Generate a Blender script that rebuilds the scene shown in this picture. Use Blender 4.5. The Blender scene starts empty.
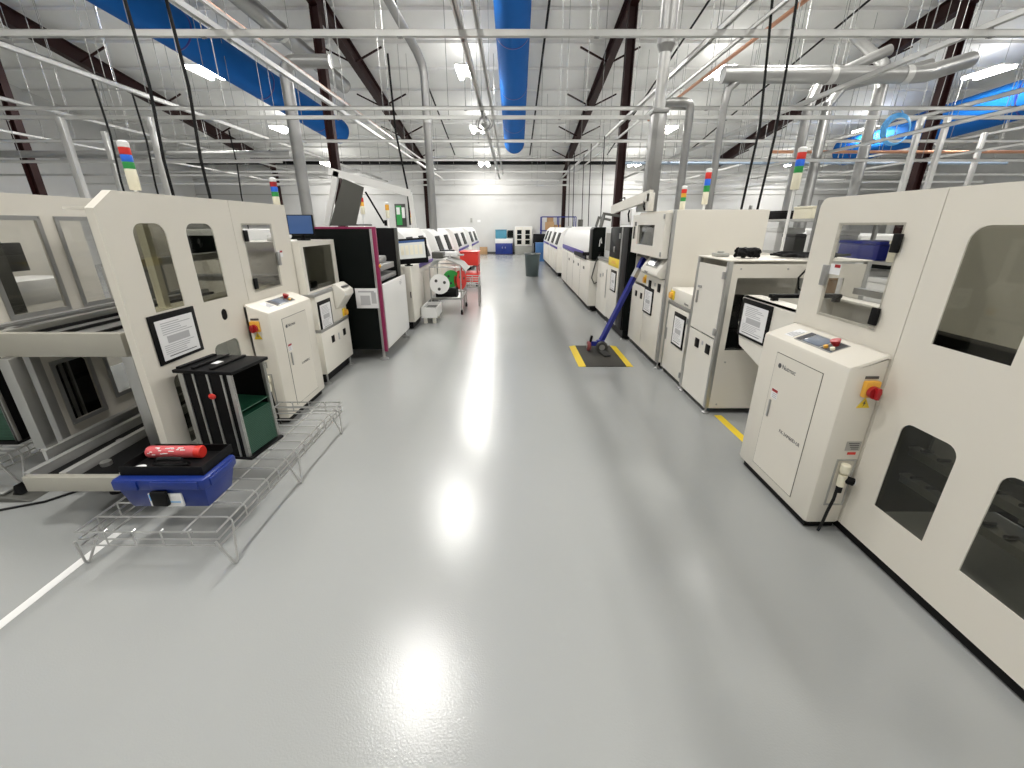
import bpy, bmesh, math, random
from mathutils import Vector, Matrix
from mathutils.geometry import tessellate_polygon
random.seed(7)
PI = math.pi
SC = bpy.context.scene
COL = SC.collection

# ------------------------------------------------------------------ materials
def new_mat(name):
    m = bpy.data.materials.new(name); m.use_nodes = True
    nt = m.node_tree; b = nt.nodes['Principled BSDF']
    return m, nt, b

def mat(name, col, rough=.5, metal=0., bump=0., scale=60., var=.04, spec=.5, emit=None, estr=0.):
    m, nt, b = new_mat(name)
    N, L = nt.nodes, nt.links
    tc = N.new('ShaderNodeTexCoord'); no = N.new('ShaderNodeTexNoise')
    no.inputs['Scale'].default_value = scale; no.inputs['Detail'].default_value = 3
    L.new(tc.outputs['Object'], no.inputs['Vector'])
    mr = N.new('ShaderNodeMapRange')
    mr.inputs['To Min'].default_value = max(0, rough-.06); mr.inputs['To Max'].default_value = min(1, rough+.06)
    L.new(no.outputs['Fac'], mr.inputs['Value']); L.new(mr.outputs['Result'], b.inputs['Roughness'])
    n2 = N.new('ShaderNodeTexNoise'); n2.inputs['Scale'].default_value = 2.3
    L.new(tc.outputs['Object'], n2.inputs['Vector'])
    mx = N.new('ShaderNodeMix'); mx.data_type = 'RGBA'
    c1 = [max(0, c*(1-var)) for c in col]; c2 = [min(1, c*(1+var)) for c in col]
    mx.inputs[6].default_value = (*c1, 1); mx.inputs[7].default_value = (*c2, 1)
    L.new(n2.outputs['Fac'], mx.inputs[0]); L.new(mx.outputs[2], b.inputs['Base Color'])
    b.inputs['Metallic'].default_value = metal
    b.inputs['Specular IOR Level'].default_value = spec
    if bump:
        bp = N.new('ShaderNodeBump'); bp.inputs['Strength'].default_value = bump; bp.inputs['Distance'].default_value = .002
        L.new(no.outputs['Fac'], bp.inputs['Height']); L.new(bp.outputs['Normal'], b.inputs['Normal'])
    if emit:
        b.inputs['Emission Color'].default_value = (*emit, 1); b.inputs['Emission Strength'].default_value = estr
    return m

def glass_mat(name, tint, refl=.12):
    m = bpy.data.materials.new(name); m.use_nodes = True
    nt = m.node_tree; N, L = nt.nodes, nt.links
    N.remove(N['Principled BSDF']); out = N['Material Output']
    t = N.new('ShaderNodeBsdfTransparent'); t.inputs[0].default_value = (*tint, 1)
    g = N.new('ShaderNodeBsdfGlossy'); g.inputs['Roughness'].default_value = .03
    lw = N.new('ShaderNodeLayerWeight'); lw.inputs[0].default_value = .5
    pw = N.new('ShaderNodeMath'); pw.operation = 'POWER'; pw.inputs[1].default_value = 4.5
    fr = N.new('ShaderNodeMath'); fr.operation = 'MULTIPLY_ADD'; fr.inputs[1].default_value = .75; fr.inputs[2].default_value = .035
    L.new(lw.outputs['Facing'], pw.inputs[0]); L.new(pw.outputs[0], fr.inputs[0])
    tc = N.new('ShaderNodeTexCoord'); no = N.new('ShaderNodeTexNoise'); no.inputs['Scale'].default_value = 3
    bp = N.new('ShaderNodeBump'); bp.inputs['Strength'].default_value = .04
    L.new(tc.outputs['Object'], no.inputs['Vector']); L.new(no.outputs['Fac'], bp.inputs['Height']); L.new(bp.outputs['Normal'], g.inputs['Normal'])
    mx = N.new('ShaderNodeMixShader'); L.new(fr.outputs[0], mx.inputs[0])
    L.new(t.outputs[0], mx.inputs[1]); L.new(g.outputs[0], mx.inputs[2]); L.new(mx.outputs[0], out.inputs[0])
    return m

M = {}
M['cream'] = mat('cream_powder_coat', (.72, .685, .605), .42, 0, .12, 350, .02)
M['creamlt'] = mat('light_cream_paint', (.74, .715, .645), .4, 0, .08, 300, .02)
M['white'] = mat('white_paint', (.78, .78, .76), .38, 0, .05, 250, .02)
M['seam'] = mat('panel_gap', (.10, .095, .08), .8)
M['black'] = mat('black_paint', (.005, .005, .0055), .5, 0, .05, 200, .1, .15)
M['blackgloss'] = mat('black_gloss_panel', (.0035, .005, .0045), .38, 0, 0, 60, .1, .1)
M['rubber'] = mat('black_rubber', (.009, .009, .0095), .75, 0, .1, 150, .1, .25)
M['alu'] = mat('brushed_aluminium', (.46, .46, .44), .34, .8, .05, 180, .03)
M['steel'] = mat('grey_steel', (.42, .42, .41), .4, .7, .06, 120, .05)
M['galv'] = mat('galvanised_steel', (.34, .34, .33), .36, .7, .1, 25, .2)
M['galvlt'] = mat('bright_zinc_strut', (.56, .56, .54), .35, .55, .08, 60, .08)
M['wire'] = mat('chromed_wire', (.50, .50, .49), .3, .7)
M['rail'] = mat('dark_grey_rail', (.06, .06, .057), .4, .3)
M['greyp'] = mat('grey_panel', (.36, .36, .33), .45, 0, .05)
M['greyd'] = mat('dark_grey_panel', (.085, .085, .075), .45, 0, .05)
M['girder'] = mat('dark_red_oxide_steel', (.022, .005, .0045), .55, 0, .1, 40, .2, .25)
M['magenta'] = mat('magenta_trim', (.24, .015, .075), .35)
M['red'] = mat('red_plastic', (.36, .012, .015), .3)
M['redpaint'] = mat('red_paint', (.66, .035, .025), .35)
M['pink'] = mat('pinkish_red_label', (.62, .10, .11), .35, 0, 0, 60, .1)
M['yellow'] = mat('safety_yellow', (.80, .58, .03), .45, 0, .05, 60, .08)
M['orange'] = mat('amber_plastic', (.78, .40, .05), .4)
M['blueplast'] = mat('dark_blue_plastic', (.004, .024, .19), .34, 0, .1, 300, .05)
M['bluepaint'] = mat('blue_paint', (.008, .016, .2), .3)
M['bluefab'] = mat('blue_duct_fabric', (.005, .11, .40), .8, 0, .15, 90, .06, .2)
M['bluetube'] = mat('light_blue_tube', (.12, .45, .85), .3)
M['green'] = mat('green_plastic', (.03, .35, .06), .4)
M['pcb'] = mat('green_circuit_board', (.012, .066, .036), .35, 0, .1, 400, .2)
M['bluelens'] = mat('blue_lens', (.03, .16, .75), .3)
M['greenlens'] = mat('green_lens', (.03, .30, .07), .3)
M['purple'] = mat('purple_stripe', (.06, .03, .30), .4)
M['paper'] = mat('paper', (.80, .80, .80), .6)
M['ink'] = mat('dark_ink', (.07, .07, .075), .6)
M['inkgrey'] = mat('grey_print', (.45, .45, .46), .6)
M['card'] = mat('cardboard', (.42, .26, .13), .8, 0, .1, 90, .1)
M['teal'] = mat('teal_plastic', (.06, .25, .36), .5)
M['bin'] = mat('grey_green_plastic', (.06, .085, .085), .5, 0, .1)
M['copper'] = mat('copper_pipe', (.55, .28, .17), .3, .8)
M['beige'] = mat('beige_grey_metal', (.40, .385, .33), .4, .2)
M['crateblue'] = mat('mid_blue_plastic', (.05, .16, .38), .5)
M['litedge'] = mat('lit_board_edge', (.10, .21, .15), .5)  # paler tone puts the light on the board edges into the colour
M['palepipe'] = mat('pale_blue_grey_pipe', (.30, .38, .48), .4)
M['ivory'] = mat('ivory_plastic', (.78, .74, .58), .45)
M['navyscreen'] = mat('navy_screen', (.03, .06, .14), .15, 0, 0, 60, .1, .5, (.05, .10, .24), .5)
M['litscreen'] = mat('lit_screen', (.3, .3, .28), .2, 0, 0, 60, .1, .5, (.72, .74, .68), .55)
M['lcd'] = mat('grey_touch_panel', (.16, .19, .24), .2)
M['glass'] = glass_mat('grey_tinted_polycarbonate', (.62, .62, .58))
M['glassclear'] = glass_mat('clear_polycarbonate', (.88, .88, .87))
M['lamp'] = mat('led_diffuser', (.9, .9, .9), .5, 0, 0, 60, 0, .5, (1, .97, .92), 30)

def floor_mat():
    m, nt, b = new_mat('grey_epoxy_floor'); N, L = nt.nodes, nt.links
    tc = N.new('ShaderNodeTexCoord')
    n1 = N.new('ShaderNodeTexNoise'); n1.inputs['Scale'].default_value = .6; n1.inputs['Detail'].default_value = 4
    L.new(tc.outputs['Object'], n1.inputs['Vector'])
    mx = N.new('ShaderNodeMix'); mx.data_type = 'RGBA'
    mx.inputs[6].default_value = (.312, .322, .314, 1); mx.inputs[7].default_value = (.365, .374, .365, 1)
    L.new(n1.outputs['Fac'], mx.inputs[0]); L.new(mx.outputs[2], b.inputs['Base Color'])
    n2 = N.new('ShaderNodeTexNoise'); n2.inputs['Scale'].default_value = 130; n2.inputs['Detail'].default_value = 2
    L.new(tc.outputs['Object'], n2.inputs['Vector'])
    bp = N.new('ShaderNodeBump'); bp.inputs['Strength'].default_value = .15; bp.inputs['Distance'].default_value = .004
    L.new(n2.outputs['Fac'], bp.inputs['Height']); L.new(bp.outputs['Normal'], b.inputs['Normal'])
    b.inputs['Roughness'].default_value = .2
    b.inputs['Specular IOR Level'].default_value = .6
    return m
M['floor'] = floor_mat()

def panel_mat(name, col, axis, period, depth, rough=.6):
    # profiled sheet: a wave along one object axis, as bump
    m, nt, b = new_mat(name); N, L = nt.nodes, nt.links
    tc = N.new('ShaderNodeTexCoord'); w = N.new('ShaderNodeTexWave')
    w.wave_type = 'BANDS'; w.bands_direction = axis; w.wave_profile = 'SIN'
    w.inputs['Scale'].default_value = (2*PI/20)/period
    L.new(tc.outputs['Object'], w.inputs['Vector'])
    bp = N.new('ShaderNodeBump'); bp.inputs['Strength'].default_value = depth; bp.inputs['Distance'].default_value = .03
    L.new(w.outputs['Fac'], bp.inputs['Height']); L.new(bp.outputs['Normal'], b.inputs['Normal'])
    n1 = N.new('ShaderNodeTexNoise'); n1.inputs['Scale'].default_value = 1.5; n1.inputs['Detail'].default_value = 5
    L.new(tc.outputs['Object'], n1.inputs['Vector'])
    mx = N.new('ShaderNodeMix'); mx.data_type = 'RGBA'
    mx.inputs[6].default_value = (*[c*.93 for c in col], 1); mx.inputs[7].default_value = (*[min(1, c*1.05) for c in col], 1)
    L.new(n1.outputs['Fac'], mx.inputs[0]); L.new(mx.outputs[2], b.inputs['Base Color'])
    b.inputs['Roughness'].default_value = rough
    return m
M['ceiling'] = panel_mat('white_insulated_roof_sheet', (.80, .80, .775), 'X', .6, .2)
M['wall'] = panel_mat('white_wall_panel', (.60, .60, .585), 'Z', 1.1, .05)

# ------------------------------------------------------------------ mesh builder
class MB:
    def __init__(s): s.bm = bmesh.new()
    def _merge(s, b2):
        me = bpy.data.meshes.new('tmp'); b2.to_mesh(me); b2.free()
        s.bm.from_mesh(me); bpy.data.meshes.remove(me); return s
    def box(s, x0, x1, y0, y1, z0, z1, bev=0., seg=2, mtx=None):
        b = bmesh.new(); bmesh.ops.create_cube(b, size=1)
        for v in b.verts:
            v.co = Vector(((x0+x1)/2+v.co.x*(x1-x0), (y0+y1)/2+v.co.y*(y1-y0), (z0+z1)/2+v.co.z*(z1-z0)))
        if bev: bmesh.ops.bevel(b, geom=list(b.edges), offset=bev, segments=seg, profile=.5, affect='EDGES')
        if mtx: bmesh.ops.transform(b, matrix=mtx, verts=list(b.verts))
        bmesh.ops.recalc_face_normals(b, faces=list(b.faces))
        return s._merge(b)
    def cyl(s, p0, p1, r, r2=None, seg=16):
        p0, p1 = Vector(p0), Vector(p1); d = p1-p0
        b = bmesh.new()
        bmesh.ops.create_cone(b, cap_ends=True, segments=seg, radius1=r, radius2=r if r2 is None else r2, depth=d.length)
        q = d.to_track_quat('Z', 'Y').to_matrix().to_4x4()
        bmesh.ops.transform(b, matrix=Matrix.Translation((p0+p1)/2) @ q, verts=list(b.verts))
        return s._merge(b)
    def tube(s, pts, r, seg=8, closed=False):
        pts = [Vector(p) for p in pts]; n = len(pts)
        b = bmesh.new(); rings = []
        up = None
        for i, p in enumerate(pts):
            if closed: t = (pts[(i+1) % n]-pts[i-1]).normalized()
            elif i == 0: t = (pts[1]-p).normalized()
            elif i == n-1: t = (p-pts[i-1]).normalized()
            else:
                a1 = (p-pts[i-1]).normalized(); a2 = (pts[i+1]-p).normalized(); t = (a1+a2)
                t = t.normalized() if t.length > 1e-6 else a1
            if up is None:
                up = Vector((0, 0, 1)) if abs(t.z) < .9 else Vector((1, 0, 0))
            x = t.cross(up).normalized(); y = x.cross(t).normalized(); up = y
            rings.append([b.verts.new(p+r*(math.cos(2*PI*k/seg)*x+math.sin(2*PI*k/seg)*y)) for k in range(seg)])
        rr = range(n if closed else n-1)
        for i in rr:
            A, B = rings[i], rings[(i+1) % n]
            for k in range(seg): b.faces.new((A[k], A[(k+1) % seg], B[(k+1) % seg], B[k]))
        if not closed:
            b.faces.new(list(reversed(rings[0]))); b.faces.new(rings[-1])
        bmesh.ops.recalc_face_normals(b, faces=list(b.faces))
        return s._merge(b)
    def prism(s, pts, ax, a, bq, holes=(), bev=0.):
        def to3(p, h):
            return Vector({'x': (h, p[0], p[1]), 'y': (p[0], h, p[1]), 'z': (p[0], p[1], h)}[ax])
        b = bmesh.new(); loops = [list(pts)]+[list(h) for h in holes]
        polys = [[Vector((p[0], p[1], 0)) for p in lp] for lp in loops]
        tris = tessellate_polygon(polys)
        f, g = [], []
        flat = [p for lp in loops for p in lp]
        for p in flat: f.append(b.verts.new(to3(p, a))); g.append(b.verts.new(to3(p, bq)))
        for t in tris:
            try: b.faces.new([f[i] for i in t]); b.faces.new([g[i] for i in reversed(t)])
            except ValueError: pass
        o = 0
        for lp in loops:
            k = len(lp)
            for i in range(k):
                j = (i+1) % k
                b.faces.new((f[o+i], f[o+j], g[o+j], g[o+i]))
            o += k
        bmesh.ops.recalc_face_normals(b, faces=list(b.faces))
        if not holes: bmesh.ops.dissolve_limit(b, angle_limit=.001, verts=list(b.verts), edges=list(b.edges))
        if bev:
            es = [e for e in b.edges if len(e.link_faces) == 2 and e.calc_face_angle(0) > .9]
            bmesh.ops.bevel(b, geom=es, offset=bev, segments=2, profile=.5, affect='EDGES')
        return s._merge(b)
    def lathe(s, prof, org, axis='z', seg=20):
        b = bmesh.new(); rings = []
        org = Vector(org)
        for (r, h) in prof:
            ring = []
            for k in range(seg):
                c, q = r*math.cos(2*PI*k/seg), r*math.sin(2*PI*k/seg)
                v = {'z': (c, q, h), 'x': (h, c, q), 'y': (c, h, q)}[axis]
                ring.append(b.verts.new(org+Vector(v)))
            rings.append(ring)
        for A, B in zip(rings, rings[1:]):
            for k in range(seg): b.faces.new((A[k], A[(k+1) % seg], B[(k+1) % seg], B[k]))
        b.faces.new(rings[0]); b.faces.new(rings[-1])
        bmesh.ops.recalc_face_normals(b, faces=list(b.faces))
        return s._merge(b)
    def ball(s, c, r, sc=(1, 1, 1)):
        b = bmesh.new(); bmesh.ops.create_uvsphere(b, u_segments=16, v_segments=10, radius=r)
        for v in b.verts: v.co = Vector(c)+Vector((v.co.x*sc[0], v.co.y*sc[1], v.co.z*sc[2]))
        return s._merge(b)
    def beam(s, p0, p1, w, h):     # rectangular bar between two points; w sideways, h towards up
        p0, p1 = Vector(p0), Vector(p1); d = p1-p0; t = d.normalized()
        up = Vector((0, 0, 1)) if abs(t.z) < .95 else Vector((0, 1, 0))
        x = t.cross(up).normalized(); y = x.cross(t)
        m = Matrix((( x.x, t.x, y.x, (p0.x+p1.x)/2), (x.y, t.y, y.y, (p0.y+p1.y)/2), (x.z, t.z, y.z, (p0.z+p1.z)/2), (0, 0, 0, 1)))
        return s.box(-w/2, w/2, -d.length/2, d.length/2, -h/2, h/2, mtx=m)
    def text(s, txt, size, org, right, up, ext=.0006):
        cu = bpy.data.curves.new('t', 'FONT'); cu.body = txt; cu.size = size; cu.extrude = ext
        ob = bpy.data.objects.new('t', cu)
        me = bpy.data.meshes.new_from_object(ob)
        r, u = Vector(right).normalized(), Vector(up).normalized(); n = r.cross(u); o = Vector(org)
        for v in me.vertices: v.co = o+r*v.co.x+u*v.co.y+n*v.co.z
        s.bm.from_mesh(me); bpy.data.meshes.remove(me); bpy.data.objects.remove(ob); bpy.data.curves.remove(cu)
        return s
    def build(s, name, m, parent=None, label=None, off=None):
        root = parent
        while root is not None and root.parent is not None: root = root.parent
        o = Vector(off) if off is not None else (root.location.copy() if root is not None else Vector((0, 0, 0)))
        for v in s.bm.verts: v.co -= o
        me = bpy.data.meshes.new(name); s.bm.to_mesh(me); s.bm.free()
        for p in me.polygons: p.use_smooth = True
        me.set_sharp_from_angle(angle=math.radians(32))
        me.materials.append(M[m] if isinstance(m, str) else m)
        ob = bpy.data.objects.new(name, me); COL.objects.link(ob)
        if parent is not None: ob.parent = parent
        elif off is not None: ob.location = o
        if label: ob['label'] = label
        return ob

def thing(name, label, cat, loc, group=None):
    o = bpy.data.objects.new(name, None); o.empty_display_size = .1; COL.objects.link(o)
    o.location = loc; o['label'] = label; o['category'] = cat
    if group: o['group'] = group
    return o
def tag(o, label, cat, group=None):
    o['label'] = label; o['category'] = cat
    if group: o['group'] = group
    return o
def struct(o, label=None):
    o['kind'] = 'structure'
    return o
def dup(root, loc, label, group=None):
    r = root.copy(); COL.objects.link(r); r.location = loc; r['label'] = label
    if group: r['group'] = group
    for ch in list(root.children):
        c = ch.copy(); COL.objects.link(c); c.parent = r
        for g in list(ch.children):
            d = g.copy(); COL.objects.link(d); d.parent = c
    return r
def rr(a0, a1, b0, b1, r=(0, 0, 0, 0), n=5):
    # rounded rectangle, radii at (a0,b0),(a1,b0),(a1,b1),(a0,b1)
    out = []
    for (cx, cy, sx, sy, rad, st) in ((a0, b0, 1, 1, r[0], PI), (a1, b0, -1, 1, r[1], 1.5*PI), (a1, b1, -1, -1, r[2], 0), (a0, b1, 1, -1, r[3], .5*PI)):
        if rad <= 0: out.append((cx, cy)); continue
        for k in range(n+1):
            t = st+k/n*PI/2
            out.append((cx+sx*rad+rad*math.cos(t), cy+sy*rad+rad*math.sin(t)))
    return out
def srt(a, b): return (min(a, b), max(a, b))

def panel(pts, x_face, s, holes, lip=.05, sheet=.006, edge=.012):
    # sheet metal panel on an x = const face with folded edges going inward
    cx = sum(p[0] for p in pts)/len(pts); cy = sum(p[1] for p in pts)/len(pts)
    w = max(p[0] for p in pts)-min(p[0] for p in pts); h = max(p[1] for p in pts)-min(p[1] for p in pts)
    inner = [(cx+(p[0]-cx)*(1-2*edge/w), cy+(p[1]-cy)*(1-2*edge/h)) for p in pts]
    a, b = srt(x_face, x_face-s*sheet)
    c, d = srt(x_face-s*sheet, x_face-s*lip)
    return MB().prism(pts, 'x', a, b, holes).prism(pts, 'x', c, d, [inner])

# ------------------------------------------------------------------ building shell
YF, SL, ZF = 28.0, .163, 5.25
def roof(y): return ZF+SL*(YF-y)
XL, XR, YB = -19.0, 24.0, -6.0
struct(MB().box(XL, XR, YB, YF, -.1, 0).build('floor', 'floor'))
struct(MB().box(XL, XR, YF, YF+.2, 0, roof(YF)+.1).build('wall_far', 'wall'))
struct(MB().prism([(YB, 0), (YF, 0), (YF, roof(YF)), (YB, roof(YB))], 'x', XL-.2, XL).build('wall_left', 'wall'))
struct(MB().prism([(YB, 0), (YF, 0), (YF, roof(YF)), (YB, roof(YB))], 'x', XR, XR+.2).build('wall_right', 'wall'))
struct(MB().box(XL, XR, YB-.2, YB, 0, roof(YB)+.1).build('wall_back', 'wall'))
struct(MB().prism([(YB-.2, roof(YB-.2)), (YF+.2, roof(YF+.2)), (YF+.2, roof(YF+.2)+.15), (YB-.2, roof(YB-.2)+.15)], 'x', XL-.2, XR+.2).build('ceiling', 'ceiling'))
# dark eave strut and grey wall girts on the far wall
struct(MB().box(XL, XR, YF-.25, YF-.003, ZF-.22, ZF-.02).build('trim_1', 'black'))
for i, z in enumerate((4.2, 3.4)):
    struct(MB().box(XL, XR, YF-.03, YF-.003, z, z+.05).build('trim_%d' % (i+2), 'greyp'))
struct(MB().box(XL, XR, YF-.02, YF-.002, 0.001, .12).build('baseboard_far', 'rail'))
# purlins under the roof sheet
yy = 1.0; i = 0
ordw = ['first', 'second', 'third', 'fourth', 'fifth', 'sixth', 'seventh', 'eighth', 'ninth', 'tenth', 'eleventh', 'twelfth', 'thirteenth', 'fourteenth', 'fifteenth', 'sixteenth', 'seventeenth', 'eighteenth']
ys = [27.2-1.55*k for k in range(16)]
for k, y in enumerate(ys):
    z = roof(y)
    p = MB().box(XL+.02, XR-.02, y-.03, y+.03, z-.07, z-.003).box(XL+.02, XR-.02, y-.03, y+.05, z-.078, z-.066).build('roof_purlin', 'white')
    tag(p, 'white roof purlin running across the ceiling, %s from the far wall' % ordw[k], 'purlin', 'roof purlins')

# girders and columns
def ibeam_profile(w, h, t=.02):
    return [(-w/2, 0), (w/2, 0), (w/2, t), (t/2, t), (t/2, h-t), (w/2, h-t), (w/2, h), (-w/2, h), (-w/2, h-t), (-t/2, h-t), (-t/2, t), (-w/2, t)]
gx = [(-13.8, 'far left'), (-5.05, 'left of the aisle'), (3.12, 'right of the aisle'), (11.7, 'far right')]
for X, wd in gx:
    r = thing('steel_girder', 'dark red oxide steel roof girder sloping to the far wall, %s' % wd, 'girder', (X, YF, roof(YF)-.6), 'roof girders')
    mb = MB(); bm = mb.bm
    y0, y1 = YB+.05, YF-.26
    prof = ibeam_profile(.22, .46)
    a = [bm.verts.new((X+p[0], y0, roof(y0)-.65+p[1])) for p in prof]
    b = [bm.verts.new((X+p[0], y1, roof(y1)-.65+p[1])) for p in prof]
    n = len(prof)
    for k in range(n): bm.faces.new((a[k], a[(k+1) % n], b[(k+1) % n], b[k]))
    bm.faces.new(a); bm.faces.new(list(reversed(b))); bmesh.ops.recalc_face_normals(bm, faces=list(bm.faces))
    mb.build('beam', 'girder', r)
    for y in (25.6, 22.5, 19.4, 16.3, 13.2):
        for s in ((-1, 1) if abs(X) < 6 else (1,)):
            MB().beam((X+s*.05, y, roof(y)-.6), (X+s*.95, y+.0, roof(y)-.19), .05, .05).build('fly_brace', 'girder', r)
    for y, wd2 in ((13.6, 'midway down the hall'), (YF-.45, 'against the far wall')):
        c = thing('steel_column', 'dark red steel column %s, %s' % (wd2, wd), 'column', (X, y, 0), 'steel columns')
        mb = MB(); zt = roof(y)-.64
        mb.prism([(X+p[1]-.11, y+p[0]) for p in ibeam_profile(.22, .22)], 'z', 0.02, zt)
        mb.build('shaft', 'girder', c)
        MB().box(X-.18, X+.18, y-.18, y+.18, 0.001, .025).build('base_plate', 'girder', c)

# blue fabric ducts
def duct(label, pts, r):
    d = thing('fabric_duct', label, 'air duct', pts[0], 'blue fabric ducts')
    mb = MB(); p0, p1 = Vector(pts[0]), Vector(pts[1])
    dr = (p1-p0).normalized(); q = dr.to_track_quat('Z', 'Y').to_matrix().to_4x4()
    ln = (p1-p0).length
    prof = [(r, 0), (r, ln)]+[(r*math.cos(t), ln+.35*math.sin(t)) for t in (.35, .7, 1.0, 1.25, 1.45)]+[(.02, ln+.35)]
    m2 = MB().lathe(prof, (0, 0, 0), 'z', 32); bmesh.ops.transform(m2.bm, matrix=Matrix.Translation(p0) @ q, verts=list(m2.bm.verts))
    m2.build('sleeve', 'bluefab', d)
    k = 3.0
    while k < ln:
        c = p0+dr*k
        m3 = MB().lathe([(r*1.0, -.03), (r*1.012, -.02), (r*1.012, .02), (r*1.0, .03)], (0, 0, 0), 'z', 32)
        bmesh.ops.transform(m3.bm, matrix=Matrix.Translation(c) @ q, verts=list(m3.bm.verts))
        m3.build('hoop', 'bluepaint', d)
        MB().cyl(c+Vector((0, 0, r)), (c.x, c.y, roof(c.y)-.02), .012, seg=6).build('hanger', 'steel', d)
        k += 3.0
duct('blue fabric air duct over the middle of the aisle', [(-.10, 2.0, roof(2)-1.1), (.13, 22.3, roof(22.3)-.92)], .46)
duct('blue fabric air duct under the roof on the left', [(-11.0, 2.0, roof(2)-1.35), (-7.45, 20.9, 5.48)], .48)
duct('blue fabric air duct under the roof on the far right', [(20.0, 2.0, roof(2)-2.3), (16.2, 23.3, 5.05)], .62)

# high bay lights with lamps
rows = [(-10.0, 'left side row'), (-1.35, 'row over the aisle'), (6.8, 'right side row'), (15.6, 'far right row')]
LY = [26.1, 21.3, 16.6, 11.6, 6.6, 1.6, -3.0]
def make_light(X, Y, label):
    z = roof(Y)-.75
    r = thing('high_bay_light', label, 'ceiling light', (X, Y, z), 'high bay lights')
    MB().box(X-.3, X+.3, Y-.64, Y+.62, z+.05, z+.09, .01).box(X-.06, X+.06, Y-.5, Y+.5, z+.09, z+.14).build('housing', 'white', r)
    for s in (-1, 1):
        MB().box(X+s*.2-.07, X+s*.2+.07, Y-.62, Y+.62, z-.035, z+.049, .02).build('led_strip', 'lamp', r)
    for sx in (-1, 1):
        MB().cyl((X+sx*.02, Y+.45*sx, z+.14), (X+sx*.02, Y+.45*sx, roof(Y+.45*sx)-.01), .006, seg=6).build('suspension_wire', 'steel', r)
    return r
for X, wd in rows:
    for k, Y in enumerate(LY):
        if X < -9 and k == 4: continue
        if X == -1.35: X_ = {3: -1.8, 4: -2.05, 5: -2.2, 6: -2.3}.get(k, -1.5)
        else: X_ = X
        r = make_light(X_, Y, 'bright white high bay light, %s from the far wall in the %s' % (ordw[k], wd))
        z = r.location.z
        la = bpy.data.lights.new('lamp', 'AREA'); la.shape = 'RECTANGLE'; la.size = .14; la.size_y = 1.2
        la.energy = 90 if k == 0 else 187; la.color = (1, .975, .94)
        lo = bpy.data.objects.new('lamp', la); COL.objects.link(lo); lo.parent = r; lo.location = (0, 0, .008)
        lu = bpy.data.lights.new('ceiling_fill', 'AREA'); lu.shape = 'RECTANGLE'; lu.size = .4; lu.size_y = 1.1  # added fill light, brightens the ceiling from below
        lu.energy = 10; lu.color = (1, .98, .95)
        lo = bpy.data.objects.new('ceiling_fill', lu); COL.objects.link(lo); lo.parent = r; lo.location = (0, 0, .145); lo.rotation_euler = (PI, 0, 0)

# overhead strut grid with hanger rods
ZS = 3.8
def strut(label, p0, p1, w, m='galvlt', rods=()):
    r = thing('strut_rail', label, 'strut rail', p0, 'overhead strut grid')
    p0v, p1v = Vector(p0), Vector(p1)
    d = (p1v-p0v).normalized(); x = d.cross(Vector((0, 0, 1)))
    mb = MB(); h = w
    mb.beam(p0v+Vector((0, 0, h*.42)), p1v+Vector((0, 0, h*.42)), w, h*.16)
    for s in (-1, 1):
        mb.beam(p0v+x*s*w*.44, p1v+x*s*w*.44, w*.12, h)
        mb.beam(p0v+x*s*w*.3+Vector((0, 0, -h*.46)), p1v+x*s*w*.3+Vector((0, 0, -h*.46)), w*.35, h*.1)
    mb.build('channel', m, r)
    for t in rods:
        p = p0v.lerp(p1v, t)
        MB().cyl((p.x, p.y, p.z+h/2), (p.x, p.y, roof(p.y)-.02), .007, seg=6).build('hanger_rod', 'galv', r)
        MB().box(p.x-.03, p.x+.03, p.y-.03, p.y+.03, p.z-h*.62, p.z-h*.5).cyl((p.x, p.y, p.z-h*.75), (p.x, p.y, p.z-h*.5), .018, seg=6).build('nut_plate', 'galv', r)
for k, (Y, w) in enumerate(((6.1, .065), (9.5, .06), (10.25, .065), (12.9, .07), (16.4, .07), (19.8, .07), (23.2, .08), (26.2, .08))):
    strut('zinc strut rail running across the hall, %s one counted from the camera' % ordw[k], (-15.5, Y, ZS), (17.5, Y, ZS), w,
          rods=[.08+.07*j+(.013 if k % 2 else 0) for j in range(13)])
for k, (X, w, y0, y1, wd) in enumerate(((-12.6, .06, 3, 25, 'farthest left'), (-9.4, .06, 3, 25, 'left, beyond the second machine row'), (-6.6, .07, 2.5, 25, 'left, behind the left machine line'),
        (-3.5, .062, 2.5, 24.5, 'above the left machine line'), (-.6, .07, 2.5, 24.5, 'above the aisle'), (2.5, .06, 2.5, 25, 'above the right machine line'),
        (5.6, .065, 3, 25, 'right, behind the right machine line'), (8.85, .07, 3, 25, 'right, beyond the storage rack'), (12.2, .06, 4, 25, 'farthest right'))):
    strut('zinc strut rail running lengthwise, %s' % wd, (X, y0, ZS+.09), (X, y1, ZS+.09), w, rods=[.18, .34, .5, .66, .82])
for k, (Y, z) in enumerate(((10.6, 3.05), (13.9, 3.1), (17.4, 3.2), (21.0, 3.2))):
    strut('lower zinc cross rail in the right half of the hall, %s from the camera' % ordw[k], (4.6, Y, z), (17.5, Y, z), .06, rods=[.1, .35, .6, .85])
for k, (X, z) in enumerate(((7.2, 3.25), (10.4, 3.25))):
    strut('lower zinc strut rail running lengthwise at right, %s' % ('nearer to the aisle', 'farther from the aisle')[k], (X, 6, z), (X, 24, z), .055, rods=[.2, .5, .8])
for k, (Y, z) in enumerate(((11.2, 3.1), (14.6, 3.15), (18.2, 3.2))):
    strut('lower zinc cross rail in the left half of the hall, %s from the camera' % ordw[k], (-16.5, Y, z), (-5.4, Y, z), .06, rods=[.15, .45, .75])
strut('slim zinc strut rail running lengthwise beside the rail above the left machine line', (-3.2, 3, ZS+.08), (-3.2, 20, ZS+.08), .04)
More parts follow.
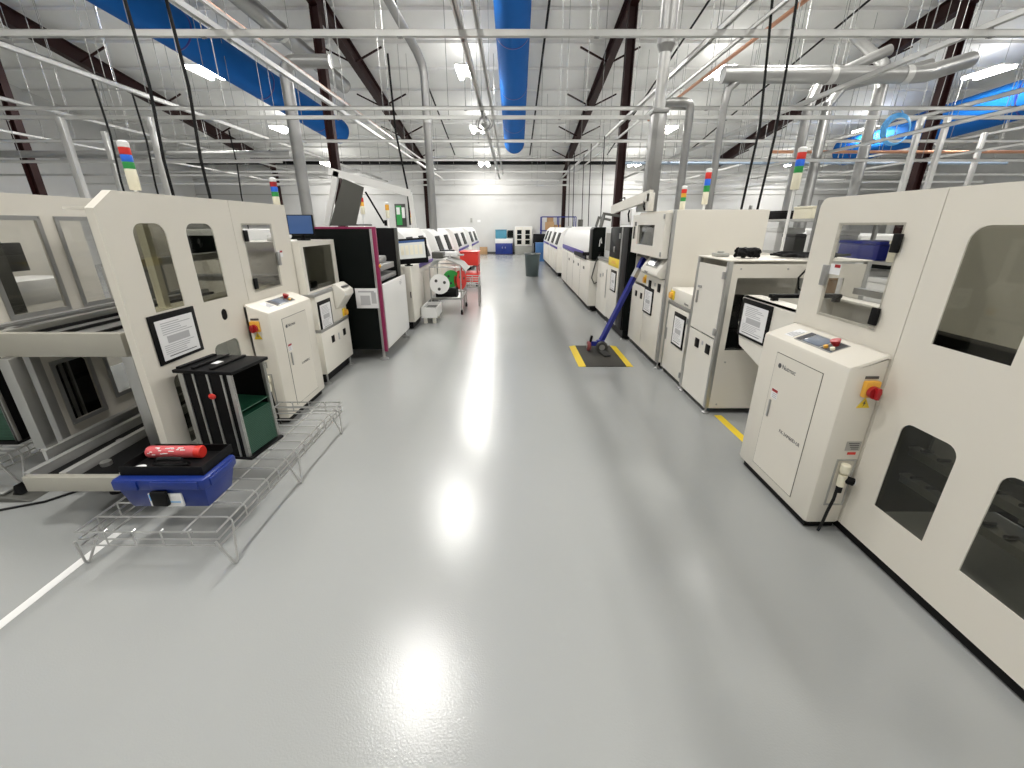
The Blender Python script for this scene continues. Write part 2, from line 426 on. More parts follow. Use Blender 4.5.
strut('slim zinc strut rail running lengthwise beside the rail above the aisle', (-.40, 2.5, ZS+.10), (-.40, 22, ZS+.10), .05)
strut('slim zinc strut rail running lengthwise beside the rail above the right machine line', (2.85, 5, ZS+.08), (2.85, 21, ZS+.08), .04)
def pipe(name, label, cat, pts, r, m, group=None, seg=12):
    o = MB().tube(pts, r, seg).build(name, m, off=pts[0]); tag(o, label, cat, group); return o
def hang(o, spots, y, z):
    for x in spots:
        MB().cyl((x, y, z), (x, y, roof(y)-.02), .008, seg=6).build('hanger_rod', 'galv', o)
pipe('copper_pipe', 'copper air pipe running above the right machines', 'pipe', [(3.35, 3.5, 4.1), (3.35, 12, 4.1)], .028, 'copper')
pipe('conduit', 'thin copper coloured conduit running above the left machines', 'pipe', [(-3.85, 3.5, 4.35), (-3.85, 16, 4.35)], .02, 'copper')
hang(pipe('copper_pipe', 'long copper pipe crossing the hall at far right behind the rails', 'pipe', [(7.2, 13.3, 3.6), (17, 13.3, 3.6)], .04, 'copper'), (7.5, 10.5, 13.5, 16.5), 13.3, 3.64)
hang(pipe('water_pipe', 'grey painted pipe crossing the hall at far left', 'pipe', [(-17, 13.0, 3.5), (-6.0, 13.0, 3.5)], .09, 'galv'), (-15, -12, -9, -6.5), 13.0, 3.59)
hang(pipe('air_pipe', 'pale blue grey air pipe crossing the hall on the right', 'pipe', [(4.0, 16.8, 3.75), (17.5, 16.8, 3.75)], .045, 'palepipe'), (4.5, 8, 11.5, 15, 17), 16.8, 3.79)
pipe('sprinkler_pipe', 'thin black sprinkler pipe under the roof, right of the blue duct', 'pipe', [(1.0, 2, roof(2)-.3), (1.0, 26, roof(26)-.3)], .035, 'black', 'sprinkler pipes')
pipe('sprinkler_pipe', 'thin black sprinkler pipe under the roof, left of the lights over the aisle', 'pipe', [(-3.08, 2, roof(2)-.3), (-3.08, 26, roof(26)-.3)], .03, 'black', 'sprinkler pipes')
pipe('sprinkler_pipe', 'thin black sprinkler pipe under the roof at the right', 'pipe', [(5.2, 2, roof(2)-.3), (5.2, 26, roof(26)-.3)], .03, 'black', 'sprinkler pipes')
pipe('sprinkler_pipe', 'thin black sprinkler pipe under the roof at the far right', 'pipe', [(9.4, 2, roof(2)-.3), (9.4, 26, roof(26)-.3)], .03, 'black', 'sprinkler pipes')

# silver exhaust ducts
def elbow(p0, c, p1, n=6):
    p0, c, p1 = Vector(p0), Vector(c), Vector(p1)
    return [((1-t)**2*p0+2*t*(1-t)*c+t*t*p1) for t in [k/n for k in range(n+1)]]
def exhaust(label, pts, r, seams=()):
    d = thing('exhaust_duct', label, 'exhaust duct', pts[0], 'silver exhaust ducts')
    MB().tube(pts, r, 16).build('pipe', 'galv', d)
    for (p, ax) in seams:
        p = Vector(p); a = Vector(ax)
        MB().cyl(p-a*.06, p+a*.06, r*1.08, seg=18).build('collar', 'galvlt', d)
    return d
# big one over the right line: round pipe on a rectangular trunk
d = thing('exhaust_duct', 'silver exhaust duct with square lower trunk above the right machines', 'exhaust duct', (2.25, 7.5, 1.9), 'silver exhaust ducts')
MB().cyl((2.24, 7.5, 4.15), (2.24, 7.5, 7.95), .125, seg=20).cyl((2.24, 7.5, 4.05), (2.24, 7.5, 4.15), .085, .125, 20).build('upper_pipe', 'galv', d)
MB().cyl((2.24, 7.5, 3.3), (2.24, 7.5, 4.05), .085, seg=20).build('lower_pipe', 'galvlt', d)
MB().box(2.14, 2.34, 7.4, 7.6, 1.9, 3.3, .008).box(2.12, 2.36, 7.38, 7.62, 3.28, 3.34, .006).box(2.205, 2.215, 7.392, 7.4, 1.95, 3.25).build('square_trunk', 'galv', d)
exhaust('silver exhaust pipe with bent top behind the left screen cart, nearest the aisle', [(-1.98, 11.5, 1.5), (-1.98, 11.5, 4.9), (-2.02, 11.5, 5.1), (-2.1, 11.4, 5.3), (-2.75, 10.6, 6.4), (-3.3, 10.0, 7.3)], .095, [((-1.98, 11.5, 4.0), (0, 0, 1))])
d = exhaust('long horizontal silver duct with thin drop pipe to the right machines', [(3.75, 9, 4.2), (7.1, 9, 4.2), (7.4, 9.05, 4.23), (8.6, 9.6, 4.6)], .135, [((5.67, 9, 4.2), (1, 0, 0)), ((7.0, 9, 4.2), (1, 0, 0))])
MB().tube([(3.86, 9, 1.3), (3.86, 9, 3.7), (3.9, 9, 3.98), (4.05, 9, 4.12)], .065, 14).build('drop_pipe', 'galv', d)
exhaust('slim silver exhaust pipe with elbow, right of the square trunk', [(3.40, 9.4, 1.5), (3.40, 9.4, 3.7)]+elbow((3.40, 9.4, 3.75), (3.40, 9.4, 3.88), (3.25, 9.4, 3.88))+[(2.7, 9.4, 3.88)], .075)
exhaust('silver exhaust pipe, left one of the pair at the right', [(6.6, 11, .0), (6.6, 11, 4.2), (6.9, 11.3, 4.7), (8.3, 11.3, 5.3)], .11)
exhaust('silver exhaust pipe, right one of the pair at the right', [(7.02, 11, .0), (7.02, 11, 4.2), (7.4, 11.2, 4.6), (9.2, 11.2, 5.0)], .11)
exhaust('silver exhaust pipe standing in front of the far right duct', [(8.45, 11.5, 0), (8.45, 11.5, 4.6), (8.7, 11.9, 5.2), (8.9, 13.5, 6.3)], .12)
exhaust('silver duct under the roof beside the left blue duct, running lengthwise', [(-7.2, 8.0, 7.39), (-5.68, 17.1, 6.12)], .22, [((-6.2, 14.0, 6.553), (.164, .98, -.137))])
exhaust('silver exhaust pipe with square bend beside the left blue duct', [(-4.9, 11.0, .0), (-4.9, 11.0, 4.6)]+elbow((-4.9, 11, 4.7), (-4.9, 11, 5.0), (-4.65, 11, 5.0))+[(-3.9, 11, 5.0)], .13)
# zinc drop posts of the overhead grid
def post(label, x, y, w=.09, z0=.0, z1=ZS):
    o = MB().box(x-w/2, x+w/2, y-w/2, y+w/2, z0+.012, z1-.05, .006).box(x-w, x+w, y-w, y+w, z0+.001, z0+.014).build('drop_post', 'galvlt', off=(x, y, z0))
    tag(o, label, 'post', 'zinc drop posts')
post('zinc drop post, right of the dark red column at far right', 8.89, 10.0)
post('zinc drop post, left of the dark red column at far right', 8.36, 10.0)
post('silver zinc drop post nearest the left edge of the hall', -9.2, 10.0, .12)
post('silver zinc drop post beside the one nearest the left edge', -9.55, 11.4, .1)
post('silver zinc drop post behind the left machine tower light', -7.36, 10.0, .12)
post('zinc drop post between rails far right', 11.2, 11.5)
# hanging black cables
def cable(label, pts, r=.011, m='rubber'):
    pipe('hanging_cable', label, 'cable', pts, r, m, 'hanging black cables', 6)
cable('black cable hanging down to the tall cream machine, left of two', [(2.83, 5.8, 4.1), (2.88, 5.8, 3.6), (2.95, 5.8, 2.8), (2.9, 5.8, 1.87)], .014)
cable('black cable hanging down to the tall cream machine, right of two', [(3.1, 5.8, 4.1), (3.13, 5.8, 3.6), (3.15, 5.8, 2.7), (3.1, 5.8, 1.8)], .014)
for k, (x, y, zt_, zb_) in enumerate(((-6.6, 7.95, 3.85, 1.0), (-6.6, 8.7, 3.85, 1.0), (-3.92, 5.4, 3.85, 1.2), (-3.5, 5.4, 3.85, 1.2), (-6.85, 11.8, 3.85, 1.0))):
    cable('black cable hanging behind the left cream machines, %s from the left edge' % ordw[k], [(x, y, zt_), (x+.03, y, 3.1), (x-.02, y, 2.4), (x, y, zb_)], .016)
cable('black cable hanging down beside the raised white hood', [(-1.62, 6.72, 3.8), (-1.6, 6.72, 2.9), (-1.5, 6.72, 2.2), (-1.5, 6.72, 1.7)], .014)
for k, (x, y) in enumerate(((2.0, 15.2), (2.35, 15.5), (2.15, 17.5), (2.4, 12.5), (2.25, 13.6))):
    cable('thin black cable dropping to the far right machines, %s in that bunch' % ordw[k], [(x, y, 3.85), (x+.02, y, 2.8), (x+.05, y, 1.66)], .013)
# cord reel, hose coil
r = thing('cord_reel', 'small round cord reel hanging above the aisle', 'cord reel', (-.55, 9.9, ZS), None)
mb = MB()
for k in range(4):
    a = [( -.55+.17*math.cos(t)*math.cos(k*.8), 9.9+.17*math.cos(t)*math.sin(k*.8), 3.62+.12*math.sin(t)) for t in [j*2*PI/20 for j in range(20)]]
    mb.tube(a, .014, 6, True)
mb.build('coil', 'steel', r)
MB().cyl((-.55, 9.9, 3.72), (-.55, 9.9, 3.8), .03, seg=10).ball((-.55, 9.9, 3.6), .06).build('hook', 'alu', r)
r = thing('hose_coil', 'light blue air hose coiled in a ring, hanging at far right', 'hose', (7.5, 9.5, 3.77), None)
mb = MB()
for k in range(4):
    mb.tube([(7.5+(.23+.017*k)*math.cos(t), 9.46+.02*k, 3.42+(.23+.014*k)*math.sin(t)+.01*k) for t in [j*2*PI/28 for j in range(28)]], .013, 6, True)
mb.build('ring', 'bluetube', r)
MB().tube([(7.5, 9.48, 3.66), (7.53, 9.48, 3.72), (7.5, 9.5, 3.77)], .01, 6).build('tie', 'bluetube', r)

# ------------------------------------------------------------------ shared small parts
def xb(c, s, a, b):            # x interval from plane c going outward along s
    return srt(c+s*a, c+s*b)
def doc_board(parent, X, s, y0, y1, z0, z1, name='document_holder', frame='black', th=.012):
    # framed document on an x = const face; s is the outward direction
    b = xb(X, s, .001, th)
    h = MB().box(*b, y0, y1, z0, z1, .004).build(name, frame, parent, 'black framed sheet of paper' if frame == 'black' else 'white framed sheet of paper')
    w, hh = y1-y0, z1-z0
    m = .09*w
    ya, yb_, za, zb = y0+m, y1-m, z0+.07*hh, z1-.12*hh
    MB().box(*xb(X, s, th, th+.0015), ya, yb_, za, zb).build('paper_sheet', 'paper', h)
    t = MB(); rnd = random.Random(int(abs(X*1000)+y0*77+z0*131))
    pw, ph = yb_-ya, zb-za
    near = s  # text direction
    def bar(u0, u1, v0, v1):
        a, c = (ya+u0*pw, ya+u1*pw) if s > 0 else (yb_-u1*pw, yb_-u0*pw)
        t.box(*xb(X, s, th+.0015, th+.002), a, c, za+v0*ph, za+v1*ph)
    v = .92
    while v > .62: bar(.12, rnd.uniform(.55, .92), v-.02, v); v -= .055
    bar(.2, .8, .40, .58)
    v = .36
    while v > .16: bar(.08, rnd.uniform(.6, .92), v-.018, v); v -= .05
    t.build('printed_text', 'inkgrey', h)
    MB().box(*xb(X, s, th+.0015, th+.002), ya+.15*pw, ya+.9*pw, za+.07*ph, za+.09*ph).build('printed_line', 'ink', h)
    return h
def main_switch(parent, Y, sy, xc, zc):
    # yellow rotary main switch on a y = const face, sy outward
    yb = srt(Y, Y+sy*.03)
    h = MB().box(xc-.038, xc+.038, *yb, zc-.045, zc+.045, .008).build('main_switch', 'orange', parent)
    ys_ = Y+sy*.03
    MB().cyl((xc, ys_, zc-.01), (xc, ys_+sy*.022, zc-.01), .032, seg=20).box(xc-.009, xc+.009, *srt(ys_+sy*.022, ys_+sy*.045), zc-.04, zc+.022, .004).build('rotary_knob', 'red', h)
    MB().box(xc-.034, xc+.034, *srt(Y+sy*.001, Y+sy*.004), zc+.052, zc+.066).build('name_plate', 'ink', h)
    MB().prism([(xc-.034, zc-.11), (xc+.034, zc-.11), (xc, zc-.052)], 'y', Y+sy*.001, Y+sy*.003).build('warning_triangle', 'yellow', h)
    MB().prism([(xc+.004, zc-.065), (xc-.008, zc-.086), (xc-.001, zc-.084), (xc-.004, zc-.102), (xc+.008, zc-.08), (xc+.001, zc-.082)], 'y', Y+sy*.003, Y+sy*.004).build('lightning_mark', 'ink', h)
def foot(mb_parent, x, y, h=.07, r=.035):
    f = MB().lathe([(r, 0.001), (r, .012), (r*.55, .022), (.009, .026), (.009, h)], (x, y, 0), 'z', 16).build('levelling_foot', 'steel', mb_parent)
    return f

def tower(label, x, y, z, segs, foot_z, r=.032, segh=.062, tilt=0):
    t = thing('tower_light', label, 'signal light', (x, y, foot_z), 'signal tower lights')
    MB().cyl((x, y, foot_z), (x, y, z), .013, seg=10).cyl((x, y, foot_z), (x, y, foot_z+.012), .035, seg=14).build('pole', 'white', t)
    MB().lathe([(r*.9, 0), (r, .01), (r, .13), (r*.95, .135)], (x, y, z), 'z', 18).build('base', 'ivory', t)
    zz = z+.135
    for c in segs:
        MB().lathe([(r*.97, 0), (r, .004), (r, segh-.006), (r*.97, segh-.002)], (x, y, zz), 'z', 18).build('lens', c, t); zz += segh
    MB().lathe([(r, 0), (r, .03), (r*.6, .042), (.004, .045)], (x, y, zz), 'z', 18).build('cap', 'white', t)
    return t

# ------------------------------------------------------------------ magazine handling machines (left and right of the aisle)
def handler(c, s, n, f, label, side):
    """c: x of the aisle face, s: outward direction (towards aisle), n: near end y, f: far end y, panel layout measured from the door end"""
    r = thing('board_handler', label, 'machine', (c-s*.6, (n+f)/2, 0))
    T = .05; D = 1.2
    return r, T, D

def interior_rails(r, c, s, y0, y1, zs, wid=(.18, 1.0)):
    for z in zs:
        for d in wid:
            mb = MB(); x = c-s*d
            mb.box(x-.02, x+.02, y0, y1, z, z+.04, .003).box(x-.028, x+.028, y0, y1, z+.04, z+.048)
            mb.build('guide_rail', 'galvlt', r)
            m = MB(); y = y0+.05
            while y < y1: m.cyl((x-.03, y, z+.062), (x+.03, y, z+.056), .008, seg=8); y += .09
            m.build('roller_row', 'rail', r)

def console(r, c, s, y0, y1, disp_y, near_first, far_door, text_s, switch_y, sy):
    dpt = .20
    z0, zf, zb = .06, 1.02, 1.09
    xo = c+s*dpt
    # body: profile in x,z swept along y with rounded outer edges
    b = bmesh.new()
    prof = [(c, z0), (xo, z0), (xo, zf), (c+s*.01, zb), (c, zb)]
    mb = MB().prism(prof, 'y', y0, y1, bev=.022)
    body = mb.build('console', 'cream', r)
    MB().box(*srt(c, c+s*(dpt-.03)), y0+.04, y1-.04, .012, z0).build('plinth', 'black', body)
    # door with gap line
    dy0, dy1, dz0, dz1 = far_door
    fr = MB().prism(rr(dy0-.004, dy1+.004, dz0-.004, dz1+.004), 'x', *xb(xo, s, 0, .0015), holes=[rr(dy0, dy1, dz0, dz1)]).build('door_gap', 'seam', body)
    d = MB().box(*xb(xo, s, 0, .003), dy0, dy1, dz0, dz1).build('console_door', 'cream', r)
    MB().box(*xb(xo, s, .003, .012), *( (dy1-.05, dy1-.034) if s < 0 else (dy0+.034, dy0+.05)), .50, .62, .003).build('door_handle', 'steel', d)
    # writing on the door
    up = (0, 0, 1); rt = (0, s, 0)
    st = dy1-.045 if s < 0 else dy0+.045
    MB().text('Nutmac', .042, (xo+s*.0035, st-(.032 if s < 0 else -.032), dz1-.085), rt, up).build('maker_lettering', 'ink', d)
    MB().cyl((xo+s*.003, st-(.008 if s < 0 else -.008), dz1-.072), (xo+s*.0042, st-(.008 if s < 0 else -.008), dz1-.072), .016, seg=18).build('maker_mark', 'ink', d)
    ts = dy0+.235 if s < 0 else dy1-.235
    MB().text(text_s, .031, (xo+s*.0035, ts, .455), rt, up).build('model_lettering', 'ink', d)
    wl = dy1-.075 if s < 0 else dy0+.035
    w = MB().box(*xb(xo, s, .003, .004), wl-.02, wl+.045, .635, .70).build('warning_label', 'paper', d)
    MB().box(*xb(xo, s, .004, .0046), wl-.018, wl+.043, .68, .698).build('red_heading', 'red', w)
    m = MB()
    for k in range(3): m.box(*xb(xo, s, .004, .0046), wl-.015, wl+.03, .642+.012*k, .647+.012*k)
    m.build('label_text', 'inkgrey', w)
    # sloping control panel
    ang = math.atan2(zb-zf, dpt-.01)
    ax = Vector((-s*math.cos(ang), 0, math.sin(ang)))           # up-slope
    nn = Vector((s*math.sin(ang), 0, math.cos(ang)))
    ay = Vector((0, 1, 0))
    o = Vector((xo-s*.0, disp_y, zf))
    def P(u, v, w): return o+ax*u+ay*v+nn*w
    def pad(u0, u1, v0, v1, w0, w1, bev=0):
        mt = Matrix(((ax.x, ay.x, nn.x, o.x), (ax.y, ay.y, nn.y, o.y), (ax.z, ay.z, nn.z, o.z), (0, 0, 0, 1)))
        return MB().box(u0, u1, v0, v1, w0, w1, bev, mtx=mt)
    cp = pad(.045, .155, -.16, .16, .0, .004, .001).build('control_panel', 'steel', r)
    q = -1 if s < 0 else 1
    pad(.055, .145, *srt(q*-.10, q*.05), .004, .007, .001).build('touch_panel', 'lcd', cp)
    pad(.052, .148, *srt(q*-.155, q*-.11), .004, .006).build('key_pad', 'ink', cp)
    pad(.052, .148, *srt(q*.07, q*.155), .004, .006).build('button_plate', 'ink', cp)
    e = P(.115, q*.105, 0); MB().cyl(e+nn*.005, e+nn*.022, .016, seg=14).cyl(e+nn*.022, e+nn*.04, .023, .026, 16).build('emergency_button', 'red', cp)
    for (u, v) in ((.07, .09), (.072, .14)):
        e = P(u, q*v, 0); MB().cyl(e+nn*.005, e+nn*.02, .012, seg=12).build('push_button', 'ivory' if v > .1 else 'orange', cp)
    st = pad(.05, .15, *srt(q*-.27, q*-.19), .0005, .002).build('sticker', 'paper', r)
    m = MB()
    for k in range(4):
        mt = Matrix(((ax.x, ay.x, nn.x, o.x), (ax.y, ay.y, nn.y, o.y), (ax.z, ay.z, nn.z, o.z), (0, 0, 0, 1)))
        v0 = q*(-.262+.02*k)
        m.box(.06, .10+.01*k, *srt(v0, v0+q*.012), .002, .003, mtx=mt)
    m.build('sticker_symbols', 'inkgrey', st)
    # main switch and air unit on the end face
    Y = switch_y
    main_switch(r, Y, sy, c+s*.075, .91)
    pl = MB().box(*srt(c+s*.02, c+s*.10), *srt(Y+sy*.001, Y+sy*.003), .545, .60).build('rating_plate', 'alu', r)
    m = MB()
    for k in range(4): m.box(*srt(c+s*.03, c+s*(.07+.006*k)), *srt(Y+sy*.003, Y+sy*.0036), .553+.011*k, .558+.011*k)
    m.build('plate_text', 'ink', pl)
    MB().box(*srt(c+s*.035, c+s*.08), *srt(Y+sy*.001, Y+sy*.003), .52, .535).build('red_label', 'redpaint', r)
    fr = MB().prism(rr(*srt(c+s*.015, c+s*.125), .19, .49), 'y', *srt(Y+sy*.0005, Y+sy*.004), holes=[rr(*srt(c+s*.025, c+s*.115), .2, .48)]).build('recess_frame', 'greyp', r)
    ar = MB().lathe([(.018, 0), (.024, .01), (.024, .05), (.02, .055)], (c+s*.09, Y+sy*.03, .42), 'z', 14).lathe([(.02, 0), (.022, .07)], (c+s*.09, Y+sy*.03, .34), 'z', 14).build('air_regulator', 'ivory', r)
    MB().cyl((c+s*.085, Y+sy*.028, .385), (c+s*.04, Y+sy*.05, .375), .022, seg=16).cyl((c+s*.09, Y+sy*.03, .30), (c+s*.09, Y+sy*.03, .34), .016, seg=12).build('pressure_gauge', 'black', ar)
    MB().cyl((c+s*.04, Y+sy*.05, .375), (c+s*.037, Y+sy*.0505, .3748), .018, seg=16).build('gauge_face', 'paper', ar)
    MB().tube([(c+s*.1, Y+sy*.03, .32), (c+s*.115, Y+sy*.045, .26), (c+s*.12, Y+sy*.035, .17), (c+s*.115, Y+sy*.02, .08), (c+s*.12, Y+sy*.012, .02)], .008, 8).build('power_cable', 'rubber', r)

def hinge_window(r, c, s, y0, y1, z0, z1, hinge_y, latch_y):
    pane = MB().box(*xb(c, s, .001, .008), y0-.012, y1+.012, z0-.012, z1+.012).build('door_pane', 'glassclear', r)
    for z in (z1-.085, z0+.06):
        MB().box(*xb(c, s, .008, .022), hinge_y-.025, hinge_y+.025, z-.045, z+.045, .004).build('hinge', 'black', pane)
    MB().box(*xb(c, s, .008, .03), latch_y-.02, latch_y+.02, (z0+z1)/2-.09, (z0+z1)/2+.03, .004).build('latch', 'steel', pane)
    lb = MB().box(*xb(c, s, .008, .0095), *srt(latch_y+s*.02, latch_y+s*.105), (z0+z1)/2-.02, (z0+z1)/2+.04).build('latch_label', 'paper', pane)
    MB().box(*xb(c, s, .0095, .0105), *srt(latch_y+s*.055, latch_y+s*.1), (z0+z1)/2+.02, (z0+z1)/2+.038).build('red_heading', 'red', lb)

# ---- right near machine
CR = 1.92
R = thing('board_handler', 'large cream machine with big rounded windows at right edge, nearest the camera', 'machine', (2.5, 1.8, 0))
N0, SEAM, F0 = .55, 2.045, 2.86
holes_b = [rr(1.555, 1.885, 1.19, 1.70, (0, 0, .07, .07)), rr(1.10, 1.41, 1.19, 1.70, (0, 0, .07, .07)), rr(1.605, 1.885, .31, .80, (0, 0, .055, .055)), rr(1.135, 1.43, .31, .80, (0, 0, .055, .055))]
panel([(N0, .07), (SEAM-.002, .07), (SEAM-.002, 1.855), (N0+.2, 1.855), (N0, 1.76)], CR, -1, holes_b).build('front_panel', 'cream', R)
panel(rr(SEAM+.002, F0, .07, 1.855, (0, 0, .06, 0)), CR, -1, [rr(2.22, 2.64, 1.19, 1.70)]).build('front_panel', 'cream', R)
MB().box(CR+.004, CR+.042, SEAM-.002, SEAM+.002, .08, 1.835).build('panel_seam', 'seam', R)
for (y0, y1, z0, z1) in ((1.555, 1.885, 1.19, 1.70), (1.10, 1.41, 1.19, 1.70), (1.605, 1.885, .31, .80), (1.135, 1.43, .31, .80)):
    MB().box(CR+.0065, CR+.0105, y0-.02, y1+.02, z0-.02, z1+.02).build('window_pane', 'glass', R)
hinge_window(R, CR, -1, 2.22, 2.64, 1.19, 1.70, 2.215, 2.65)
# back wall with windows and frame
MB().prism(rr(N0, F0, .07, 1.84), 'x', CR+1.18, CR+1.19, [rr(.9, 1.3, 1.19, 1.7), rr(1.5, 1.9, 1.19, 1.7), rr(.95, 1.4, .35, .8), rr(2.2, 2.75, 1.15, 1.72)]).build('back_panel', 'cream', R)
for x in (CR+.08, CR+1.1):
    for y in (N0+.04, SEAM, F0-.03):
        MB().box(x-.025, x+.025, y-.025, y+.025, .05, 1.8, .003).build('frame_post', 'alu', R)
MB().box(CR+.05, CR+.55, N0, 1.98, .85, .87).build('middle_deck', 'greyp', R)
MB().box(CR+.05, CR+1.15, 2.0, 2.02, .87, 1.78).build('inner_wall', 'creamlt', R)
MB().box(CR+.05, CR+1.15, 2.0, 2.02, .18, .85).build('inner_wall', 'greyd', R)
MB().box(CR+.3, CR+.5, 1.985, 2.0, .5, .78).build('inner_cover', 'greyp', R)
MB().box(CR+.02, CR+.10, 1.2, 1.97, 1.13, 1.235, .004).build('inner_ledge', 'black', R)
interior_rails(R, CR, -1, N0+.05, 1.98, (.40, .56), (.2, .8))
MB().box(CR+.25, CR+.31, 1.66, 1.75, .17, .42, .012).build('sensor_bracket', 'steel', R)
MB().box(CR+.02, CR+.05, N0+.03, F0-.03, .012, .07).box(CR+1.12, CR+1.15, N0+.03, F0-.03, .012, .07).build('plinth', 'black', R)
interior_rails(R, CR, -1, 2.1, F0-.05, (.98,), (.25, .95))
MB().box(CR+.3, CR+.34, 2.12, 2.8, 1.28, 1.32).box(CR+.55, CR+.59, 2.12, 2.8, 1.22, 1.26).build('pusher_bar', 'alu', R)
console(R, CR, -1, 2.05, 2.83, 2.42, True, (2.215, 2.64, .13, .93), 'FX-3AM60D-LR', 2.05, -1)
# outfeed hood at the far end
pts = [(2.86, .62), (3.58, .72), (3.62, .95), (3.62, 1.13), (3.58, 1.15), (2.86, 1.15)]
pts = [(2.862, .60), (3.20, .655), (3.54, .74), (3.62, .92), (3.62, 1.12), (3.59, 1.15), (2.862, 1.15)]
hd = MB().prism(pts, 'x', 1.955, 1.975).prism([(3.605, .93), (3.62, .92), (3.62, 1.12), (3.605, 1.12)], 'x', 1.955, 2.75).box(1.955, 2.10, 2.862, 3.6, 1.135, 1.15).box(2.62, 2.75, 2.862, 3.6, 1.135, 1.15).prism(pts, 'x', 2.73, 2.75).build('outfeed_hood', 'creamlt', R)
MB().box(2.0, 2.7, 2.88, 3.6, .76, .80).build('conveyor_bed', 'greyd', hd)
MB().box(2.0, 2.55, 3.3, 3.34, 1.17, 1.2, .005).box(2.02, 2.06, 3.3, 3.34, 1.14, 1.17).box(2.5, 2.54, 3.3, 3.34, 1.14, 1.17).build('black_bar', 'black', hd)
doc_board(R, 1.955, -1, 3.16, 3.59, .82, 1.13)
MB().cyl((2.2, 2.13, .004), (2.2, 2.13, .05), .03, seg=14).build('levelling_foot', 'steel', R)

# ---- left near machine
CLX = -2.2
Lm = thing('board_handler', 'large cream machine with two conveyor tiers at left, nearest the camera', 'machine', (-2.8, 3.3, 0))
n0, f0, sm = 2.42, 4.46, 3.58
w1, w2, dw = (2.62, 2.87), (3.05, 3.33), (3.70, 4.13)
up = [rr(*w1, 1.19, 1.71, (0, 0, .07, .07)), rr(*w2, 1.18, 1.71, (0, 0, .07, .07))]
lowh = [rr(2.60, 2.84, .30, .78, (0, 0, .05, .05)), rr(3.04, 3.33, .30, .86, (0, 0, .05, .05))]
panel([(n0, .07), (sm-.002, .07), (sm-.002, 1.88), (2.56, 1.88), (n0, 1.785)], CLX, 1, up+lowh+[rr(3.205, 3.275, 1.015, 1.10, (.033, .033, .033, .033))]).build('front_panel', 'cream', Lm)
panel(rr(sm+.002, f0, .07, 1.88), CLX, 1, [rr(*dw, 1.17, 1.70)]).build('front_panel', 'cream', Lm)
MB().box(CLX-.042, CLX-.004, sm-.002, sm+.002, .08, 1.845).build('panel_seam', 'seam', Lm)
MB().cyl((CLX-.012, 3.24, 1.058), (CLX-.0065, 3.24, 1.058), .045, seg=20).build('hole_shade_disc', 'black', Lm)  # black disc paints the shade inside the round hole
for (a, b, z0, z1) in ((*w1, 1.19, 1.71), (*w2, 1.18, 1.71), (2.6, 2.84, .3, .78), (3.04, 3.33, .30, .86)):
    MB().box(CLX-.0105, CLX-.0065, a-.02, b+.02, z0-.02, z1+.02).build('window_pane', 'glass', Lm)
hinge_window(Lm, CLX, 1, *dw, 1.17, 1.70, 3.705, 4.145)
console(Lm, CLX, 1, 3.48, 4.27, 3.88, True, (3.66, 4.10, .13, .93), 'F-3AM60D-L', 3.48, -1)
doc_board(Lm, CLX, 1, 2.53, 2.925, .87, 1.18)
# back wall (seen across the conveyors)
CB = -3.35
bh = [rr(2.84, 3.20, 1.13, 1.73), rr(3.36, 3.70, 1.13, 1.73), rr(2.96, 3.20, .30, .74, (0, 0, .04, .04)), rr(3.36, 3.62, .36, .78)]
MB().prism([(2.2, .92), (2.68, .92), (2.68, .07), (f0, .07), (f0, 1.9), (2.2, 1.9)], 'x', CB-.012, CB, bh).build('back_panel', 'cream', Lm)
for (a, b, z0, z1) in ((2.84, 3.20, 1.13, 1.73), (3.36, 3.70, 1.13, 1.73), (2.96, 3.2, .3, .74), (3.36, 3.62, .36, .78)):
    p = MB().box(CB+.001, CB+.007, a-.03, b+.03, z0-.03, z1+.03).build('window_pane', 'glassclear', Lm)
    MB().prism(rr(a-.03, b+.03, z0-.03, z1+.03), 'x', CB+.007, CB+.010, [rr(a, b, z0, z1)]).build('window_frame', 'steel', p)
    m = MB()
    for y in (a-.02, b+.02):
        for z in (z0-.02, (z0+z1)/2, z1+.02): m.cyl((CB+.010, y, z), (CB+.014, y, z), .006, seg=8)
    m.build('screws', 'steel', p)
# things seen through the back windows
MB().box(CB-.9, CB-.12, 2.9, 3.04, .98, 1.72).build('inner_column', 'greyd', Lm)
MB().box(CB-.30, CB-.27, 3.06, 3.30, 1.38, 1.58, .006, mtx=None).build('inner_monitor', 'rail', Lm)
MB().box(CB-.75, CB-.35, 3.08, 3.7, 1.12, 1.30, .004).build('inner_box', 'white', Lm)
MB().box(CB-.9, CB-.88, 2.68, f0, .3, 1.85).build('outer_panel', 'creamlt', Lm)
MB().box(CB-.08, CB-.045, 2.96, 3.4, .14, .76).build('inner_panel', 'black', Lm)
for y in (3.03, 3.08): MB().box(CB-.040, CB-.022, y-.008, y+.008, .15, .78).build('inner_rod', 'alu', Lm)
# bracket sensor on back wall
MB().box(CB, CB+.05, 3.08, 3.14, .99, 1.05, .003).box(CB+.05, CB+.055, 3.10, 3.14, .995, 1.045).build('sensor', 'steel', Lm)
